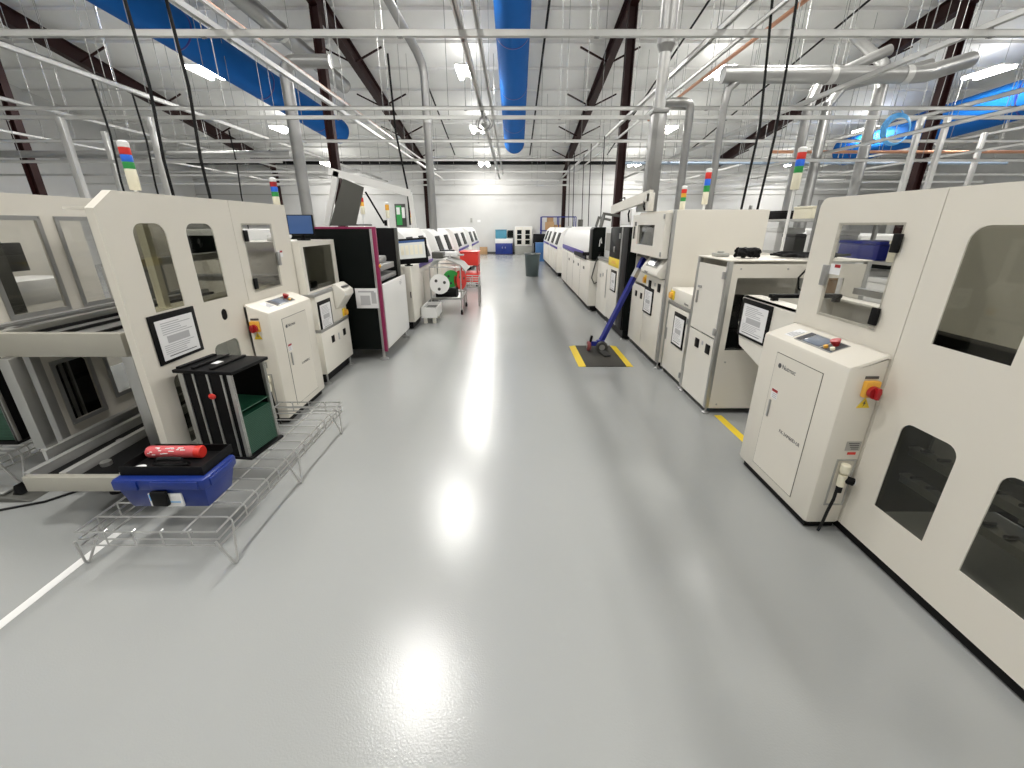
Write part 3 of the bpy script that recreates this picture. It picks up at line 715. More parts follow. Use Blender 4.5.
# upper conveyor
X0, X1 = -3.12, -2.33
MB().box(X0, X1, 2.47, 2.52, .95, 1.095, .004).build('upper_end_beam', 'beige', Lm)
for x in (X0+.03, X1-.03):
    MB().box(x-.03, x+.03, 2.52, f0-.1, .98, 1.10, .004).build('upper_side_rail', 'alu', Lm)
MB().box(X0+.08, X1-.08, 2.52, f0-.1, 1.03, 1.05).build('upper_bed', 'steel', Lm)
for x in (X0+.09, X1-.09, -2.85, -2.62):
    MB().box(x-.012, x+.012, 2.53, f0-.1, 1.05, 1.068).build('belt', 'rubber', Lm)
MB().box(CB+.004, CB+.09, 2.35, f0-.1, 1.04, 1.09).box(CB+.02, CB+.08, 2.35, f0-.1, 1.09, 1.10).build('side_guide', 'steel', Lm)
# lower conveyor sticking out
Y0 = 2.10
MB().box(-2.82, -2.25, Y0, Y0+.04, .245, .34, .003).build('lower_end_beam', 'beige', Lm)
for x in (-3.0, -2.83, -2.62, -2.27):
    MB().box(x-.012, x+.012, Y0+(.3 if x == -3.0 else .04), f0-.1, .25, .345, .003).box(x-.02, x+.02, Y0+(.3 if x == -3.0 else .04), f0-.1, .34, .347).build('lower_side_rail', 'galvlt', Lm)
MB().box(-2.99, -2.27, Y0+.3, f0-.1, .27, .285).box(-2.82, -2.27, Y0+.04, Y0+.3, .27, .285).build('lower_bed', 'black', Lm)
for (x, y) in ((-2.55, 2.33), (-2.7, 2.62), (-2.4, 2.5)):
    MB().cyl((x, y, .285), (x, y, .31), .03, seg=16).build('glint_disc', 'alu', Lm)  # bright discs stand in for light spots reflected on the dark bed
# legs and posts
MB().box(-2.37, -2.30, 2.47, 2.55, .345, .95, .004).build('frame_post', 'alu', Lm)
MB().box(-3.07, -3.0, 2.42, 2.50, .345, .95, .004).build('frame_post', 'alu', Lm)
MB().box(-3.16, -3.08, 2.6, 2.66, .07, 1.1, .004).build('frame_post', 'steel', Lm)
for x in (-2.27, -3.2):
    MB().box(x-.02, x+.02, f0-.14, f0-.05, .05, 1.8, .003).build('frame_post', 'alu', Lm)
MB().box(CLX-1.1, CLX-.06, 2.72, f0-.04, .012, .07).build('plinth', 'black', Lm)
for (x, y) in ((-2.68, 2.46), (-2.58, 2.62), (-2.9, 2.9)):
    MB().lathe([(.045, .001), (.045, .02), (.02, .03), (.012, .04), (.012, .27)], (x, y, 0), 'z', 16).build('levelling_foot', 'black', Lm)
MB().box(-3.2, CLX-.06, f0-.3, f0-.05, 1.2, 1.24).box(-2.75, -2.62, 3.1, 4.2, 1.42, 1.47).box(-2.9, -2.7, 3.1, 3.4, 1.2, 1.42).build('pusher_unit', 'steel', Lm)
MB().box(-2.45, -2.4, 2.95, 3.0, 1.11, 1.75).box(-2.5, -2.35, 2.7, 4.3, 1.12, 1.16).build('inner_frame', 'ivory', Lm)
MB().box(-2.98, CLX-.05, 3.05, f0-.02, 1.80, 1.815).build('roof_panel', 'cream', Lm)
tower('tower light with red, blue and green lenses behind the left cream machine', -2.66, 3.3, 1.93, ('greenlens', 'bluelens', 'redpaint'), 1.816, .034, .045)

# ------------------------------------------------------------------ right line, further along
# low framed station with tall door
R3 = thing('conveyor_station', 'cream inspection station with aluminium frame and large side window, behind the near right console', 'machine', (2.4, 4.0, 0))
a, b, yn, yf, zt = 1.84, 3.05, 3.72, 4.36, 1.41
for (x, y) in ((a+.02, yn+.02), (a+.02, yf-.02), (b-.02, yn+.02), (b-.02, yf-.02)):
    MB().box(x-.02, x+.02, y-.02, y+.02, .06, zt, .003).build('frame_post', 'alu', R3)
MB().prism(rr(a+.04, b-.04, .06, zt-.02), 'y', yn+.004, yn+.02, [rr(1.935, 2.85, .63, 1.275)]).build('side_panel', 'cream', R3)
MB().box(1.92, 2.87, yn+.021, yn+.026, .61, 1.29).build('side_window', 'glassclear', R3)
for (x, z) in ((1.95, 1.35), (2.35, 1.35), (1.96, .52), (1.95, .1), (2.6, 1.35)): MB().cyl((x, yn+.004, z), (x, yn, z), .008, seg=10).build('screw', 'steel', R3)
MB().box(a+.006, a+.02, yn+.04, yf-.04, .73, 1.36).build('upper_door', 'creamlt', R3)
h = MB().box(a+.006, a+.02, yn+.04, yf-.04, .06, .715).build('lower_panel', 'creamlt', R3)
for y in (3.86, 4.10):
    MB().box(a-.002, a+.006, y-.045, y+.045, .56, .65, .004).build('socket', 'black', h)
MB().box(a+.003, a+.006, 3.97, 4.0, .615, .65).build('label', 'inkgrey', h)
MB().box(a-.012, a+.006, 4.24, 4.255, .98, 1.1, .003).box(a-.004, a+.006, 4.19, 4.26, 1.13, 1.15).build('door_handle', 'steel', R3)
for z in (.79, 1.29): MB().box(a-.012, a+.006, 3.75, 3.79, z-.03, z+.03, .003).build('hinge', 'steel', R3)
MB().box(a, b, yn, yf, zt, zt+.012, .003).build('top_plate', 'cream', R3)
MB().box(a+.02, b-.02, yf-.02, yf-.005, .06, zt-.01).build('back_panels', 'cream', R3)
MB().box(a+.02, b-.05, yn+.05, yf-.03, .58, .61).build('inner_deck', 'greyd', R3)
MB().box(a+.1, a+.5, yn+.15, yf-.1, .61, .78, .01).box(a+.15, a+.3, yn+.2, yf-.2, .78, .95, .01).cyl((a+.25, yn+.2, .95), (a+.25, yn+.2, 1.1), .05).build('inner_mechanism', 'black', R3)
MB().box(a+.7, a+.74, yn+.1, yn+.14, .61, 1.35).build('inner_post', 'alu', R3)
MB().box(a+.05, b-.05, yn+.06, yf-.02, .035, .06).build('plinth', 'black', R3)
for (x, y) in ((a+.03, yn+.03), (a+.03, yf-.03), (b-.05, yn+.05)): foot(R3, x, y, .062)
# things lying on it
def pile(label, x, y, z, n, sx, sy, m, name='cable_bundle', cat='cables', r=.018, seed=1):
    rnd = random.Random(seed); mb = MB(); c = Vector((x, y, z))
    for k in range(n):
        pts = []; ph = rnd.uniform(0, 6)
        for j in range(9):
            t = j/8
            pts.append((x+sx*(rnd.uniform(-.5, .5)*.6+.5*math.cos(ph+5*t)), y+sy*(.5*math.sin(ph+4*t)+rnd.uniform(-.2, .2)), z+r+rnd.uniform(0, 3.2*r)))
        mb.tube(pts, r, 6)
    o = mb.build(name, m, off=(x, y, z)); tag(o, label, cat); return o
pile('bundle of black connectors and leads on the framed station, near its far corner', 2.09, 3.93, zt+.0125, 14, .11, .1, 'black', r=.019, seed=3)
pile('flat pile of black cables on the framed station, beside the near right machine', 2.62, 3.95, zt+.0125, 8, .36, .26, 'rubber', r=.011, seed=8)
o = MB().box(1.9, 2.02, 4.1, 4.22, zt+.0125, zt+.045, .01).cyl((1.96, 4.16, zt+.04), (1.96, 4.16, zt+.06), .03).build('scanner', 'greyp', off=(1.96, 4.16, zt+.0125)); tag(o, 'small grey device lying on the framed station front corner', 'device')
pipe('cable_loop', 'black cable loop hanging over the window of the framed station', 'cable', [(2.78, 3.9, zt+.02), (2.62, 3.705, zt+.02), (2.5, 3.70, 1.36), (2.44, 3.70, 1.28), (2.46, 3.70, 1.19), (2.56, 3.70, 1.13), (2.72, 3.70, 1.12)], .008, 'rubber')
tower('tower light on a long white pole on the framed station, right line', 2.56, 4.22, 2.0, ('greenlens', 'bluelens', 'redpaint'), zt+.013, .036, .055)

# low cabinet with clipboard
R3b = thing('conveyor_cabinet', 'low cream conveyor cabinet with aluminium frame and yellow switch, between the two taller right machines', 'machine', (2.3, 4.7, 0))
a, yn, yf = 1.85, 4.375, 5.04
for (x, y) in ((a+.015, yn+.015), (a+.015, yf-.015), (2.75, yn+.015), (2.75, yf-.015)): MB().box(x-.015, x+.015, y-.015, y+.015, .06, .86, .002).build('frame_post', 'alu', R3b)
MB().box(a, 2.765, yn, yf, .84, .875, .004).build('frame_top', 'alu', R3b)
d = MB().box(a+.004, a+.018, yn+.035, yf-.035, .07, .835, .002).build('cabinet_door', 'creamlt', R3b)
MB().box(a-.006, a+.004, yf-.075, yf-.06, .42, .56, .003).build('door_handle', 'steel', d)
for z in (.15, .75): MB().box(a-.008, a+.004, yn+.03, yn+.06, z-.03, z+.03, .002).build('hinge', 'steel', d)
doc_board(R3b, a+.004, -1, 4.45, 4.78, .42, .79)
MB().box(a, 2.6, yn+.02, yf-.05, .876, 1.03, .012).build('conveyor_cover', 'creamlt', R3b)
MB().box(a+.15, a+.35, yn+.1, yn+.25, 1.03, 1.06, .008).build('cable_gland', 'black', R3b)
sw = MB().box(a-.012, a+.001, 4.86, 4.97, .90, 1.0, .004).build('switch_plate', 'yellow', R3b)
MB().cyl((a-.012, 4.915, .95), (a-.04, 4.915, .95), .035, seg=18).build('rotary_knob', 'orange', sw)
MB().text('Nutmac', .035, (a-.001, 4.56, .90), (0, -1, 0), (0, 0, 1)).build('maker_lettering', 'ink', R3b)
MB().box(a+.04, 2.74, yn+.02, yf-.02, .06, .83).build('inner_body', 'cream', R3b)
MB().box(a+.03, 2.7, yn+.03, yf-.03, .03, .06).build('plinth', 'black', R3b)
for (x, y) in ((a+.03, yn+.03), (a+.03, yf-.04)): foot(R3b, x, y, .062)

# tall cream machine
R4 = thing('loader_machine', 'tall cream machine with plain grey-beige side and windowed door, middle of the right line', 'machine', (2.4, 5.8, 0))
a, b, yn, yf, zt = 1.80, 2.86, 5.07, 6.46, 1.86
MB().box(a+.02, b, yn, yn+.03, .09, zt, .004).build('side_panel', 'cream', R4)
MB().box(a, a+.035, yn-.002, yn+.035, .09, zt, .004).build('corner_profile', 'steel', R4)
MB().box(a+.02, b, yn+.03, yf, zt-.03, zt, .004).box(b-.03, b, yn+.03, yf, .09, zt-.03).box(a+.02, b-.03, yf-.03, yf, .09, zt-.03).build('shell', 'cream', R4)
dr = MB().prism(rr(5.11, 6.44, 1.335, 1.83), 'x', a-.075, a-.045, [rr(5.46, 6.18, 1.455, 1.70)]).box(a-.045, a+.0, 5.11, 5.13, 1.335, 1.83).box(a-.045, a, 6.42, 6.44, 1.335, 1.83).box(a-.045, a+.03, 5.13, 6.42, 1.80, 1.83).build('upper_door', 'creamlt', R4)
MB().box(a-.044, a-.040, 5.42, 6.22, 1.43, 1.72).build('door_window', 'glass', dr)
for z in (1.38, 1.79): MB().box(a-.085, a-.075, 5.115, 5.16, z-.025, z+.025, .003).build('hinge', 'steel', dr)
MB().box(a-.095, a-.075, 6.30, 6.33, 1.52, 1.68, .005).box(a-.079, a-.075, 6.25, 6.34, 1.69, 1.74).build('door_handle', 'greyd', dr)
MB().box(a+.2, a+.5, 5.9, 6.3, 1.35, 1.75, .01).build('inner_monitor', 'white', R4)
MB().box(a+.15, a+.6, 5.3, 5.7, 1.35, 1.6, .01).build('inner_unit', 'greyp', R4)
MB().box(a+.02, a+.9, 5.12, 6.42, 1.28, 1.33).build('inner_deck', 'greyd', R4)
MB().prism([(a-.09, 1.13), (a-.09, 1.17), (a+.02, 1.33), (a+.10, 1.33), (a+.10, 1.10), (a-.05, 1.10)], 'y', 5.13, 5.80, bev=.008).build('control_box', 'creamlt', R4)
ang = math.atan2(.16, .11); n_ = Vector((-math.sin(ang), 0, math.cos(ang))); u_ = Vector((math.cos(ang), 0, math.sin(ang)))
o_ = Vector((a-.09, 0, 1.17))
mt = Matrix(((u_.x, 0, n_.x, o_.x), (u_.y, 1, n_.y, 0), (u_.z, 0, n_.z, o_.z), (0, 0, 0, 1)))
cpn = MB().box(.05, .165, 5.25, 5.68, .0, .006, .001, mtx=mt).build('control_panel', 'greyp', R4)
MB().box(.07, .15, 5.42, 5.66, .006, .009, 0, mtx=mt).build('touch_panel', 'lcd', cpn)
MB().box(.07, .15, 5.27, 5.38, .006, .012, .002, mtx=mt).build('key_pad', 'ink', cpn)
MB().text('Nutmac', .04, Vector((a-.092, 5.62, 1.135)), (0, -1, 0), (0, 0, 1)).build('maker_lettering', 'ink', R4)
p1 = MB().box(a, a+.02, 5.13, 5.80, .09, 1.09, .003).build('lower_door', 'creamlt', R4)
p2 = MB().box(a, a+.02, 5.815, 6.43, .09, .90, .003).build('lower_door', 'creamlt', R4)
for y in (5.26, 5.62): MB().box(a-.008, a, y-.05, y+.05, .93, 1.03, .004).build('socket', 'black', p1)
MB().box(a-.003, a, 5.4, 5.45, .98, 1.02).build('label', 'inkgrey', p1)
for y in (5.95, 6.2): MB().box(a-.008, a, y-.04, y+.04, .74, .82, .004).build('socket', 'black', p2)
doc_board(R4, a, -1, 5.43, 5.79, .60, .94)
MB().box(a+.04, a+.2, 5.83, 6.42, .92, 1.10, .01).build('switch_box', 'creamlt', R4)
sw = MB().box(a+.028, a+.04, 5.86, 6.0, .95, 1.06, .004).build('switch_plate', 'yellow', R4)
MB().cyl((a+.028, 5.93, 1.0), (a+.0, 5.93, 1.0), .04, seg=18).build('rotary_knob', 'orange', sw)
MB().box(a+.22, a+.85, 5.82, 6.43, .91, 1.27).build('recess_shade_block', 'black', R4)  # solid black block paints the shade of the open recess
MB().box(a+.05, b-.05, yn+.05, yf-.02, .035, .09).build('plinth', 'black', R4)
for (x, y) in ((a+.04, yn+.04), (a+.04, yf-.04)): foot(R4, x, y, .09)
tower('tower light with red, blue and green lenses on the tall cream machine', 2.30, 5.5, 1.93, ('greenlens', 'bluelens', 'redpaint'), zt+.001, .034, .07)
tower('short red and green signal light on the tall cream machine, beside the square trunk', 2.30, 6.2, 1.862, ('greenlens', 'orange', 'redpaint'), zt+.001, .034, .05)

# black printer with yellow band
R5 = thing('screen_printer', 'black panelled machine with yellow band and white lower door, right line', 'machine', (2.3, 7.1, 0))
a, b, yn, yf, zt = 1.70, 2.8, 6.50, 7.72, 1.67
MB().box(a+.02, b, yn, yf, .16, zt, .006).build('body', 'blackgloss', R5)
MB().box(a, a+.02, 6.95, yf-.01, .16, 1.05, .003).build('lower_door', 'creamlt', R5)
yb_ = MB().box(a-.004, a+.02, 6.93, yf-.01, 1.05, 1.185, .003).build('yellow_band', 'yellow', R5)
MB().box(a-.006, a-.004, 7.15, 7.5, 1.10, 1.115).box(a-.006, a-.004, 7.2, 7.45, 1.125, 1.14).build('band_print', 'orange', yb_)
MB().box(a, a+.02, 6.93, yf-.01, 1.19, zt-.01, .003).build('upper_cover', 'blackgloss', R5)
MB().box(a-.015, a, 7.3, 7.36, 1.28, 1.37, .004).box(a-.015, a, 6.98, 7.04, 1.5, 1.58, .004).build('latch', 'steel', R5)
MB().box(a-.01, a+.02, 6.88, 6.92, .16, zt, .003).build('edge_profile', 'steel', R5)
MB().box(a, a+.02, 6.52, 6.87, .16, zt, .003).build('near_cover', 'black', R5)
doc_board(R5, a, -1, 7.05, 7.42, .66, 1.0)
MB().box(a+.04, b-.04, yn+.03, yf-.03, .03, .16).build('plinth', 'black', R5)
for (x, y) in ((a+.06, yn+.06), (a+.06, yf-.06)): foot(R5, x, y, .16)
# raised cover
ld = MB().beam((1.76, 8.0, 1.95), (1.76, 5.85, 2.05), .05, .13).box(1.735, 1.80, 5.82, 5.95, 1.865, 2.08, .006).build('raised_cover', 'creamlt', R5, 'raised white cover arm')
MB().prism([(6.0, 1.87), (6.0, 2.0), (6.6, 1.97), (6.6, 1.87)], 'x', 1.79, 1.80).build('cover_inner', 'greyp', ld)
MB().box(1.75, 1.78, 6.75, 7.35, 1.70, 1.92, .01).build('cover_leaf', 'white', ld)
MB().tube([(1.73, 6.72, 1.9), (1.71, 6.70, 1.85), (1.73, 6.70, 1.74)], .012, 8).tube([(1.74, 6.05, 1.99), (1.72, 5.99, 1.93), (1.74, 6.0, 1.88)], .012, 8).tube([(1.76, 7.5, 2.02), (1.76, 7.52, 2.08), (1.76, 7.2, 2.10), (1.76, 7.18, 2.04)], .01, 8).build('grip', 'black', ld)

# cream module
R5b = thing('conveyor_module', 'narrow cream module with grey top window, between black machine and white oven', 'machine', (2.3, 8.2, 0))
a, yn, yf = 1.72, 7.76, 8.74
MB().box(a, 2.8, yn, yf, .12, 1.08, .006).build('cabinet', 'creamlt', R5b)
MB().box(a+.1, 2.75, yn+.02, yf-.02, 1.085, 1.66, .01).build('upper_cover', 'white', R5b)
MB().box(a+.09, a+.1, yn+.1, yf-.15, 1.25, 1.56).build('cover_window', 'greyp', R5b)
MB().box(a-.02, a+.09, yn+.02, yf-.02, 1.085, 1.12, .005).build('shelf', 'steel', R5b)
MB().box(a-.012, a, 7.86, 7.88, .45, .95, .002).box(a-.01, a, 8.15, 8.2, .8, .86).box(a-.01, a, 8.4, 8.45, .76, .82).build('handles', 'steel', R5b)
MB().box(a+.04, 2.75, yn+.03, yf-.03, .02, .12).build('plinth', 'black', R5b)
foot(R5b, a+.05, yf-.06, .12); foot(R5b, a+.05, yn+.06, .12)

# oven
R6 = thing('reflow_oven', 'long white oven with rounded hood, purple stripe and black end panel, right line', 'machine', (2.2, 11.3, 0))
a, b, yn, yf = 1.58, 2.8, 8.86, 13.8
MB().box(a, b, yn, yf, .12, 1.02, .01).build('lower_body', 'creamlt', R6)
MB().prism([(a+.0, 1.04), (a+.0, 1.2), (a+.04, 1.40), (a+.13, 1.56), (a+.28, 1.65), (b-.2, 1.65), (b, 1.5), (b, 1.04)], 'y', yn+.35, yf-.05, bev=.01).build('hood', 'white', R6)
MB().prism([(a+.02, 1.04), (a+.02, 1.62), (a+.05, 1.66), (b-.03, 1.66), (b, 1.6), (b, 1.04)], 'y', yn, yn+.35, bev=.01).build('end_panel', 'blackgloss', R6)
MB().box(a-.012, a, 9.7, yf-.1, 1.05, 1.16, .003).build('purple_stripe', 'purple', R6)
MB().prism([(9.3, 1.02), (11.0, 1.02), (11.0, 1.10), (9.5, 1.13), (9.3, 1.10)], 'x', a-.03, a-.013).build('black_grip_strip', 'black', R6)
for k, y in enumerate((9.6, 10.4, 11.2, 12.1)):
    MB().box(a-.006, a, y-.09, y+.09, .80, .86, .003).build('door_handle', 'greyd', R6)
m = MB()
for y in (10.1, 11.3, 12.5): m.box(a-.002, a+.002, y-.004, y+.004, .14, 1.0)
m.build('door_gaps', 'seam', R6)
MB().beam((a-.05, yn+.5, 1.13), (a+.22, yn-.08, 1.17), .07, .07).build('swing_arm', 'black', R6)
MB().tube([(a+.18, yn-.05, 1.15), (a+.10, yn-.06, 1.0), (a+.04, yn-.05, .7), (a+.10, yn-.05, .58), (a+.18, yn-.04, .62), (a+.2, yn-.03, .9)], .014, 8).build('cable', 'greyd', R6)
MB().tube([(a+.16, yn-.015, 1.30), (a+.17, yn-.015, 1.42), (a+.19, yn-.015, 1.46), (a+.2, yn-.015, 1.36)], .01, 6).build('hook', 'white', R6)
MB().box(a+.06, b-.05, yn+.04, yf-.04, .03, .12).build('plinth', 'black', R6)
for y in (yn+.08, 11.0, yf-.1): foot(R6, a+.08, y, .12)
MB().beam((a+.25, 9.3, 1.66), (a+.32, 9.4, 1.90), .05, .06).beam((a+.30, 9.4, 1.92), (a+.62, 9.25, 1.87), .06, .05).build('hood_lift', 'greyd', R6)
MB().beam((a+.3, 10.1, 1.66), (a+.35, 10.1, 1.84), .05, .05).beam((a+.33, 10.1, 1.86), (a+.6, 10.0, 1.80), .05, .05).cyl((a+.3, 12.4, 1.66), (a+.3, 12.4, 1.84), .07).build('hood_lift', 'greyd', R6)

# far right placement machines
def placer(label, a, b, yn, yf, s, zt=1.6, windows=True):
    r = thing('placement_machine', label, 'machine', ((a+b)/2, (yn+yf)/2, 0))
    f = a if s < 0 else b           # aisle face
    MB().box(a, b, yn, yf, .16, .92, .02).build('base', 'creamlt', r)
    MB().prism([(f, .92), (f, 1.05), (f-s*.14, zt-.12), (f-s*.28, zt), ((a+b)/2, zt), (f-s*1.1, zt-.1), (f-s*1.1, .92)], 'y', yn+.05, yf-.05, bev=.02).build('hood', 'white', r)
    l = (yf-yn)/2
    for k in range(2):
        y0, y1 = yn+.18+k*l, yn+.18+k*l+l*.42
        dx = s*.14*.86
        g = MB(); bm = g.bm
        vs = [Vector((f+s*.006, y0, 1.07)), Vector((f+s*.006, y1, 1.07)), Vector((f-s*.125, y1, zt-.15)), Vector((f-s*.125, y0, zt-.15))]
        nrm = (vs[1]-vs[0]).cross(vs[3]-vs[0]).normalized()*.012
        lo = [bm.verts.new(v-nrm) for v in vs]; hi = [bm.verts.new(v+nrm) for v in vs]
        bm.faces.new(lo); bm.faces.new(hi)
        for i in range(4): bm.faces.new((lo[i], lo[(i+1) % 4], hi[(i+1) % 4], hi[i]))
        bmesh.ops.recalc_face_normals(bm, faces=list(bm.faces))
        g.build('hood_window', 'blackgloss' if windows else 'greyp', r)
    MB().box(*xb(f, s, 0, .012), yn+.1, yf-.1, .93, 1.0, .003).build('stripe', 'purple', r)
    for k in range(3):
        MB().box(*xb(f, s, 0, .01), yn+.15+k*(yf-yn)/3.2, yn+.15+(k+.78)*(yf-yn)/3.2, .22, .82, .004).build('lower_door', 'cream', r)
    MB().box(a+.05, b-.05, yn+.05, yf-.05, .04, .16).build('plinth', 'black', r)
    for y in (yn+.1, yf-.1): foot(r, f-s*.08, y, .16)
    return r
placer('white placement machine with dark windows, first beyond the white oven on the right', 1.55, 2.9, 15.0, 18.2, -1)
placer('white placement machine with dark windows, second beyond the white oven on the right', 1.55, 2.9, 18.5, 21.6, -1)

# mat and lever dolly
mt_ = thing('floor_mat', 'dark anti-fatigue floor mat with yellow striped edges on the aisle floor', 'mat', (1.2, 5.65, 0))
x0, x1, y0, y1 = .86, 1.56, 5.17, 6.15
MB().box(x0+.09, x1-.09, y0, y1, .001, .014, .003).build('mat_surface', mat('mat_rubber', (.05, .047, .04), .8, 0, .5, 90, .1), mt_)
for (xa, xb_) in ((x0, x0+.09), (x1-.09, x1)):
    MB().prism([(xa, .001), (xb_, .001), (xb_, .014 if xa == x0 else .002), (xa, .002 if xa == x0 else .014)], 'y', y0, y1).build('yellow_edge', 'yellow', mt_)
dl = thing('lever_dolly', 'blue steel lever dolly leaning against the tall cream machine, wheels on the mat', 'dolly', (1.15, 5.9, 0.014))
p0, p1 = Vector((1.25, 5.85, .12)), Vector((1.83, 6.12, 1.27))
MB().beam(p0, p1, .058, .058).build('lever_beam', 'bluepaint', dl)
q0, q1 = p0.lerp(p1, .78), p0.lerp(p1, .88)
MB().beam(q0, q1, .064, .064).build('bare_steel_band', 'galvlt', dl, 'bare light steel band on the lever')
MB().beam((1.13, 5.86, .125), (1.27, 5.83, .125), .05, .06).box(1.20, 1.31, 5.80, 5.87, .07, .18, .008).build('axle_block', 'bluepaint', dl)
w = MB().lathe([(.02, -.025), (.07, -.025), (.082, -.013), (.082, .013), (.07, .025), (.02, .025)], (1.265, 5.765, .097), 'y', 24).build('wheel', 'rail', dl)
MB().cyl((1.265, 5.733, .097), (1.265, 5.80, .097), .04, seg=16).build('hub', 'alu', w)
w = MB().lathe([(.02, -.024), (.06, -.024), (.072, -.012), (.072, .012), (.06, .024), (.02, .024)], (1.10, 5.86, .087), 'x', 24).build('wheel', mat('dull_red_wheel', (.25, .06, .06), .5), dl, 'dull red wheel')
MB().cyl((1.07, 5.86, .087), (1.13, 5.86, .087), .03, seg=16).build('hub', 'alu', w)
MB().beam((1.27, 5.72, .05), (1.31, 5.56, .026), .09, .02).build('toe_plate', 'rail', dl)
MB().beam((1.11, 5.86, .09), (1.13, 5.84, .24), .03, .03).build('stem', 'black', dl)

# ------------------------------------------------------------------ left line, further along
L3 = thing('inspection_station', 'cream inspection station with dark windowed chamber and clipboard, behind the left console', 'machine', (-2.5, 4.9, 0))
f, yn, yf = -2.06, 4.50, 5.32
MB().box(f-.9, f, yn, yf, .13, .60, .004).build('lower_body', 'creamlt', L3)
for y in (4.78, 5.13): MB().box(f, f+.006, y-.04, y+.04, .43, .51, .003).build('socket', 'black', L3)
MB().box(f, f+.004, 4.94, 4.97, .42, .50).build('label', 'inkgrey', L3)
MB().box(f-.9, f+.004, yn, yf, .60, .635, .003).build('middle_profile', 'steel', L3)
MB().box(f-.9, f-.01, yn, yf, .635, .99, .004).build('upper_body', 'creamlt', L3)
MB().box(f-.9, f+.0, yn-.03, yf, .99, 1.02, .003).build('worktop', 'steel', L3)
doc_board(L3, f-.01, 1, 4.53, 4.86, .60, .93)
c0 = f-.06
MB().prism(rr(yn-.03, yf+.02, 1.02, 1.54), 'x', c0-.02, c0, [rr(4.53, 5.24, 1.04, 1.49)]).box(c0-.75, c0-.02, yn-.03, yn-.015, 1.02, 1.54).box(c0-.75, c0-.02, yf, yf+.02, 1.02, 1.54).box(c0-.75, c0-.13, yn-.015, yf, 1.525, 1.54).box(c0-.75, c0-.73, yn-.015, yf, 1.02, 1.52).build('chamber', 'creamlt', L3)
MB().box(c0-.012, c0-.006, 4.515, 5.27, 1.03, 1.50).build('chamber_window', 'glass', L3)
MB().box(c0-.72, c0-.60, 4.49, 5.25, 1.03, 1.5).build('inner_back', 'creamlt', L3)
MB().box(c0-.30, c0-.05, 4.52, 4.85, 1.03, 1.12, .01).box(c0-.55, c0-.4, 4.5, 5.2, 1.03, 1.2).build('inner_stage', 'black', L3)
MB().box(c0-.599, c0-.595, 4.78, 4.86, 1.30, 1.34).box(c0-.599, c0-.595, 4.9, 4.97, 1.31, 1.35).build('inner_labels', 'paper', L3)
MB().prism([(f-.01, .78), (f+.02, .78), (f+.13, .93), (f+.13, .98), (f+.03, 1.06), (f-.01, 1.06)], 'y', 4.98, 5.26, bev=.008).build('control_box', 'creamlt', L3)
MB().beam((f+.075, 5.03, 1.023), (f+.075, 5.2, 1.023), .06, .012).build('key_pad', 'ink', L3)
sw = MB().box(f-.012, f+.004, 5.18, 5.27, .65, .74, .003).build('switch_plate', 'yellow', L3)
MB().cyl((f+.004, 5.225, .695), (f+.035, 5.225, .695), .034, seg=16).build('rotary_knob', 'orange', sw)
MB().box(f-.85, f-.05, yn+.05, yf-.05, .02, .13).build('plinth', 'black', L3)
foot(L3, f-.03, yn+.05, .13); foot(L3, f-.03, yf-.05, .13)
mo = thing('monitor', 'small monitor with blue screen standing on the left inspection station', 'monitor', (-2.32, 4.95, 1.541))
mt = Matrix.Translation((-2.30, 4.95, 1.70)) @ Matrix.Rotation(math.radians(8), 4, 'Z') @ Matrix.Rotation(math.radians(-4), 4, 'X')
MB().box(-.135, .135, -.012, .02, -.105, .105, .006, mtx=mt).build('housing', 'black', mo)
MB().box(-.122, .122, -.0135, -.012, -.09, .095, 0, mtx=mt).build('screen', 'navyscreen', mo)
MB().box(-.02, .02, .01, .03, -.15, .0, mtx=mt).cyl((-2.30, 4.97, 1.541), (-2.30, 4.97, 1.555), .07, seg=18).build('stand', 'black', mo)
pp = pile('small pile of white and dark parts on the left inspection station, beside the monitor', -2.45, 4.72, 1.541, 5, .2, .12, 'paper', 'parts_pile', 'parts', .015, 5)
tower('tower light with red, blue and green lenses behind the small blue-screen monitor', -2.62, 5.15, 1.86, ('greenlens', 'bluelens', 'red'), 1.541, .036, .05)

# black printer with magenta trim
L4 = thing('screen_printer', 'black sided machine with magenta trim, white front door and raised white hood, left line', 'machine', (-2.2, 6.1, 0))
f, b, yn, yf, zt = -1.66, -2.9, 5.46, 6.82, 1.66
MB().box(b, f-.06, yn, yn+.03, .15, zt, .004).build('side_panel', 'blackgloss', L4)
MB().box(b, f-.1, yf-.03, yf, .15, zt, .004).box(b, b+.03, yn+.03, yf-.03, .15, zt).box(b+.03, f-.08, yn+.03, yf-.03, .15, .95).box(b+.03, f-.7, yn+.03, yf-.03, .95, zt-.02).build('shell', 'black', L4)
MB().box(f-.06, f-.03, yn-.004, yn+.035, .15, zt+.01, .003).build('edge_profile', 'steel', L4)
MB().box(f-.03, f+.012, yn-.006, yn+.05, .12, zt+.02, .006).box(b+.3, f-.03, yn-.006, yn+.04, zt-.005, zt+.02, .004).build('magenta_frame', 'magenta', L4)
MB().box(f-.03, f, yn+.12, yf-.02, .13, .98, .004).build('front_door', 'white', L4)
MB().text('sp2', .09, (f+.001, 6.42, .88), (0, 1, 0), (0, 0, 1)).build('door_lettering', 'inkgrey', L4)
MB().box(f-.6, f-.1, yn+.2, yf-.15, .98, 1.05, .01).box(f-.4, f-.08, yn+.4, yf-.3, 1.12, 1.2, .01).box(f-.35, f-.12, 5.9, 6.3, 1.22, 1.30, .02).build('inner_mechanism', 'steel', L4)
MB().box(f-.62, f-.58, yn+.1, yf-.1, 1.05, zt-.1).build('inner_back', 'black', L4)
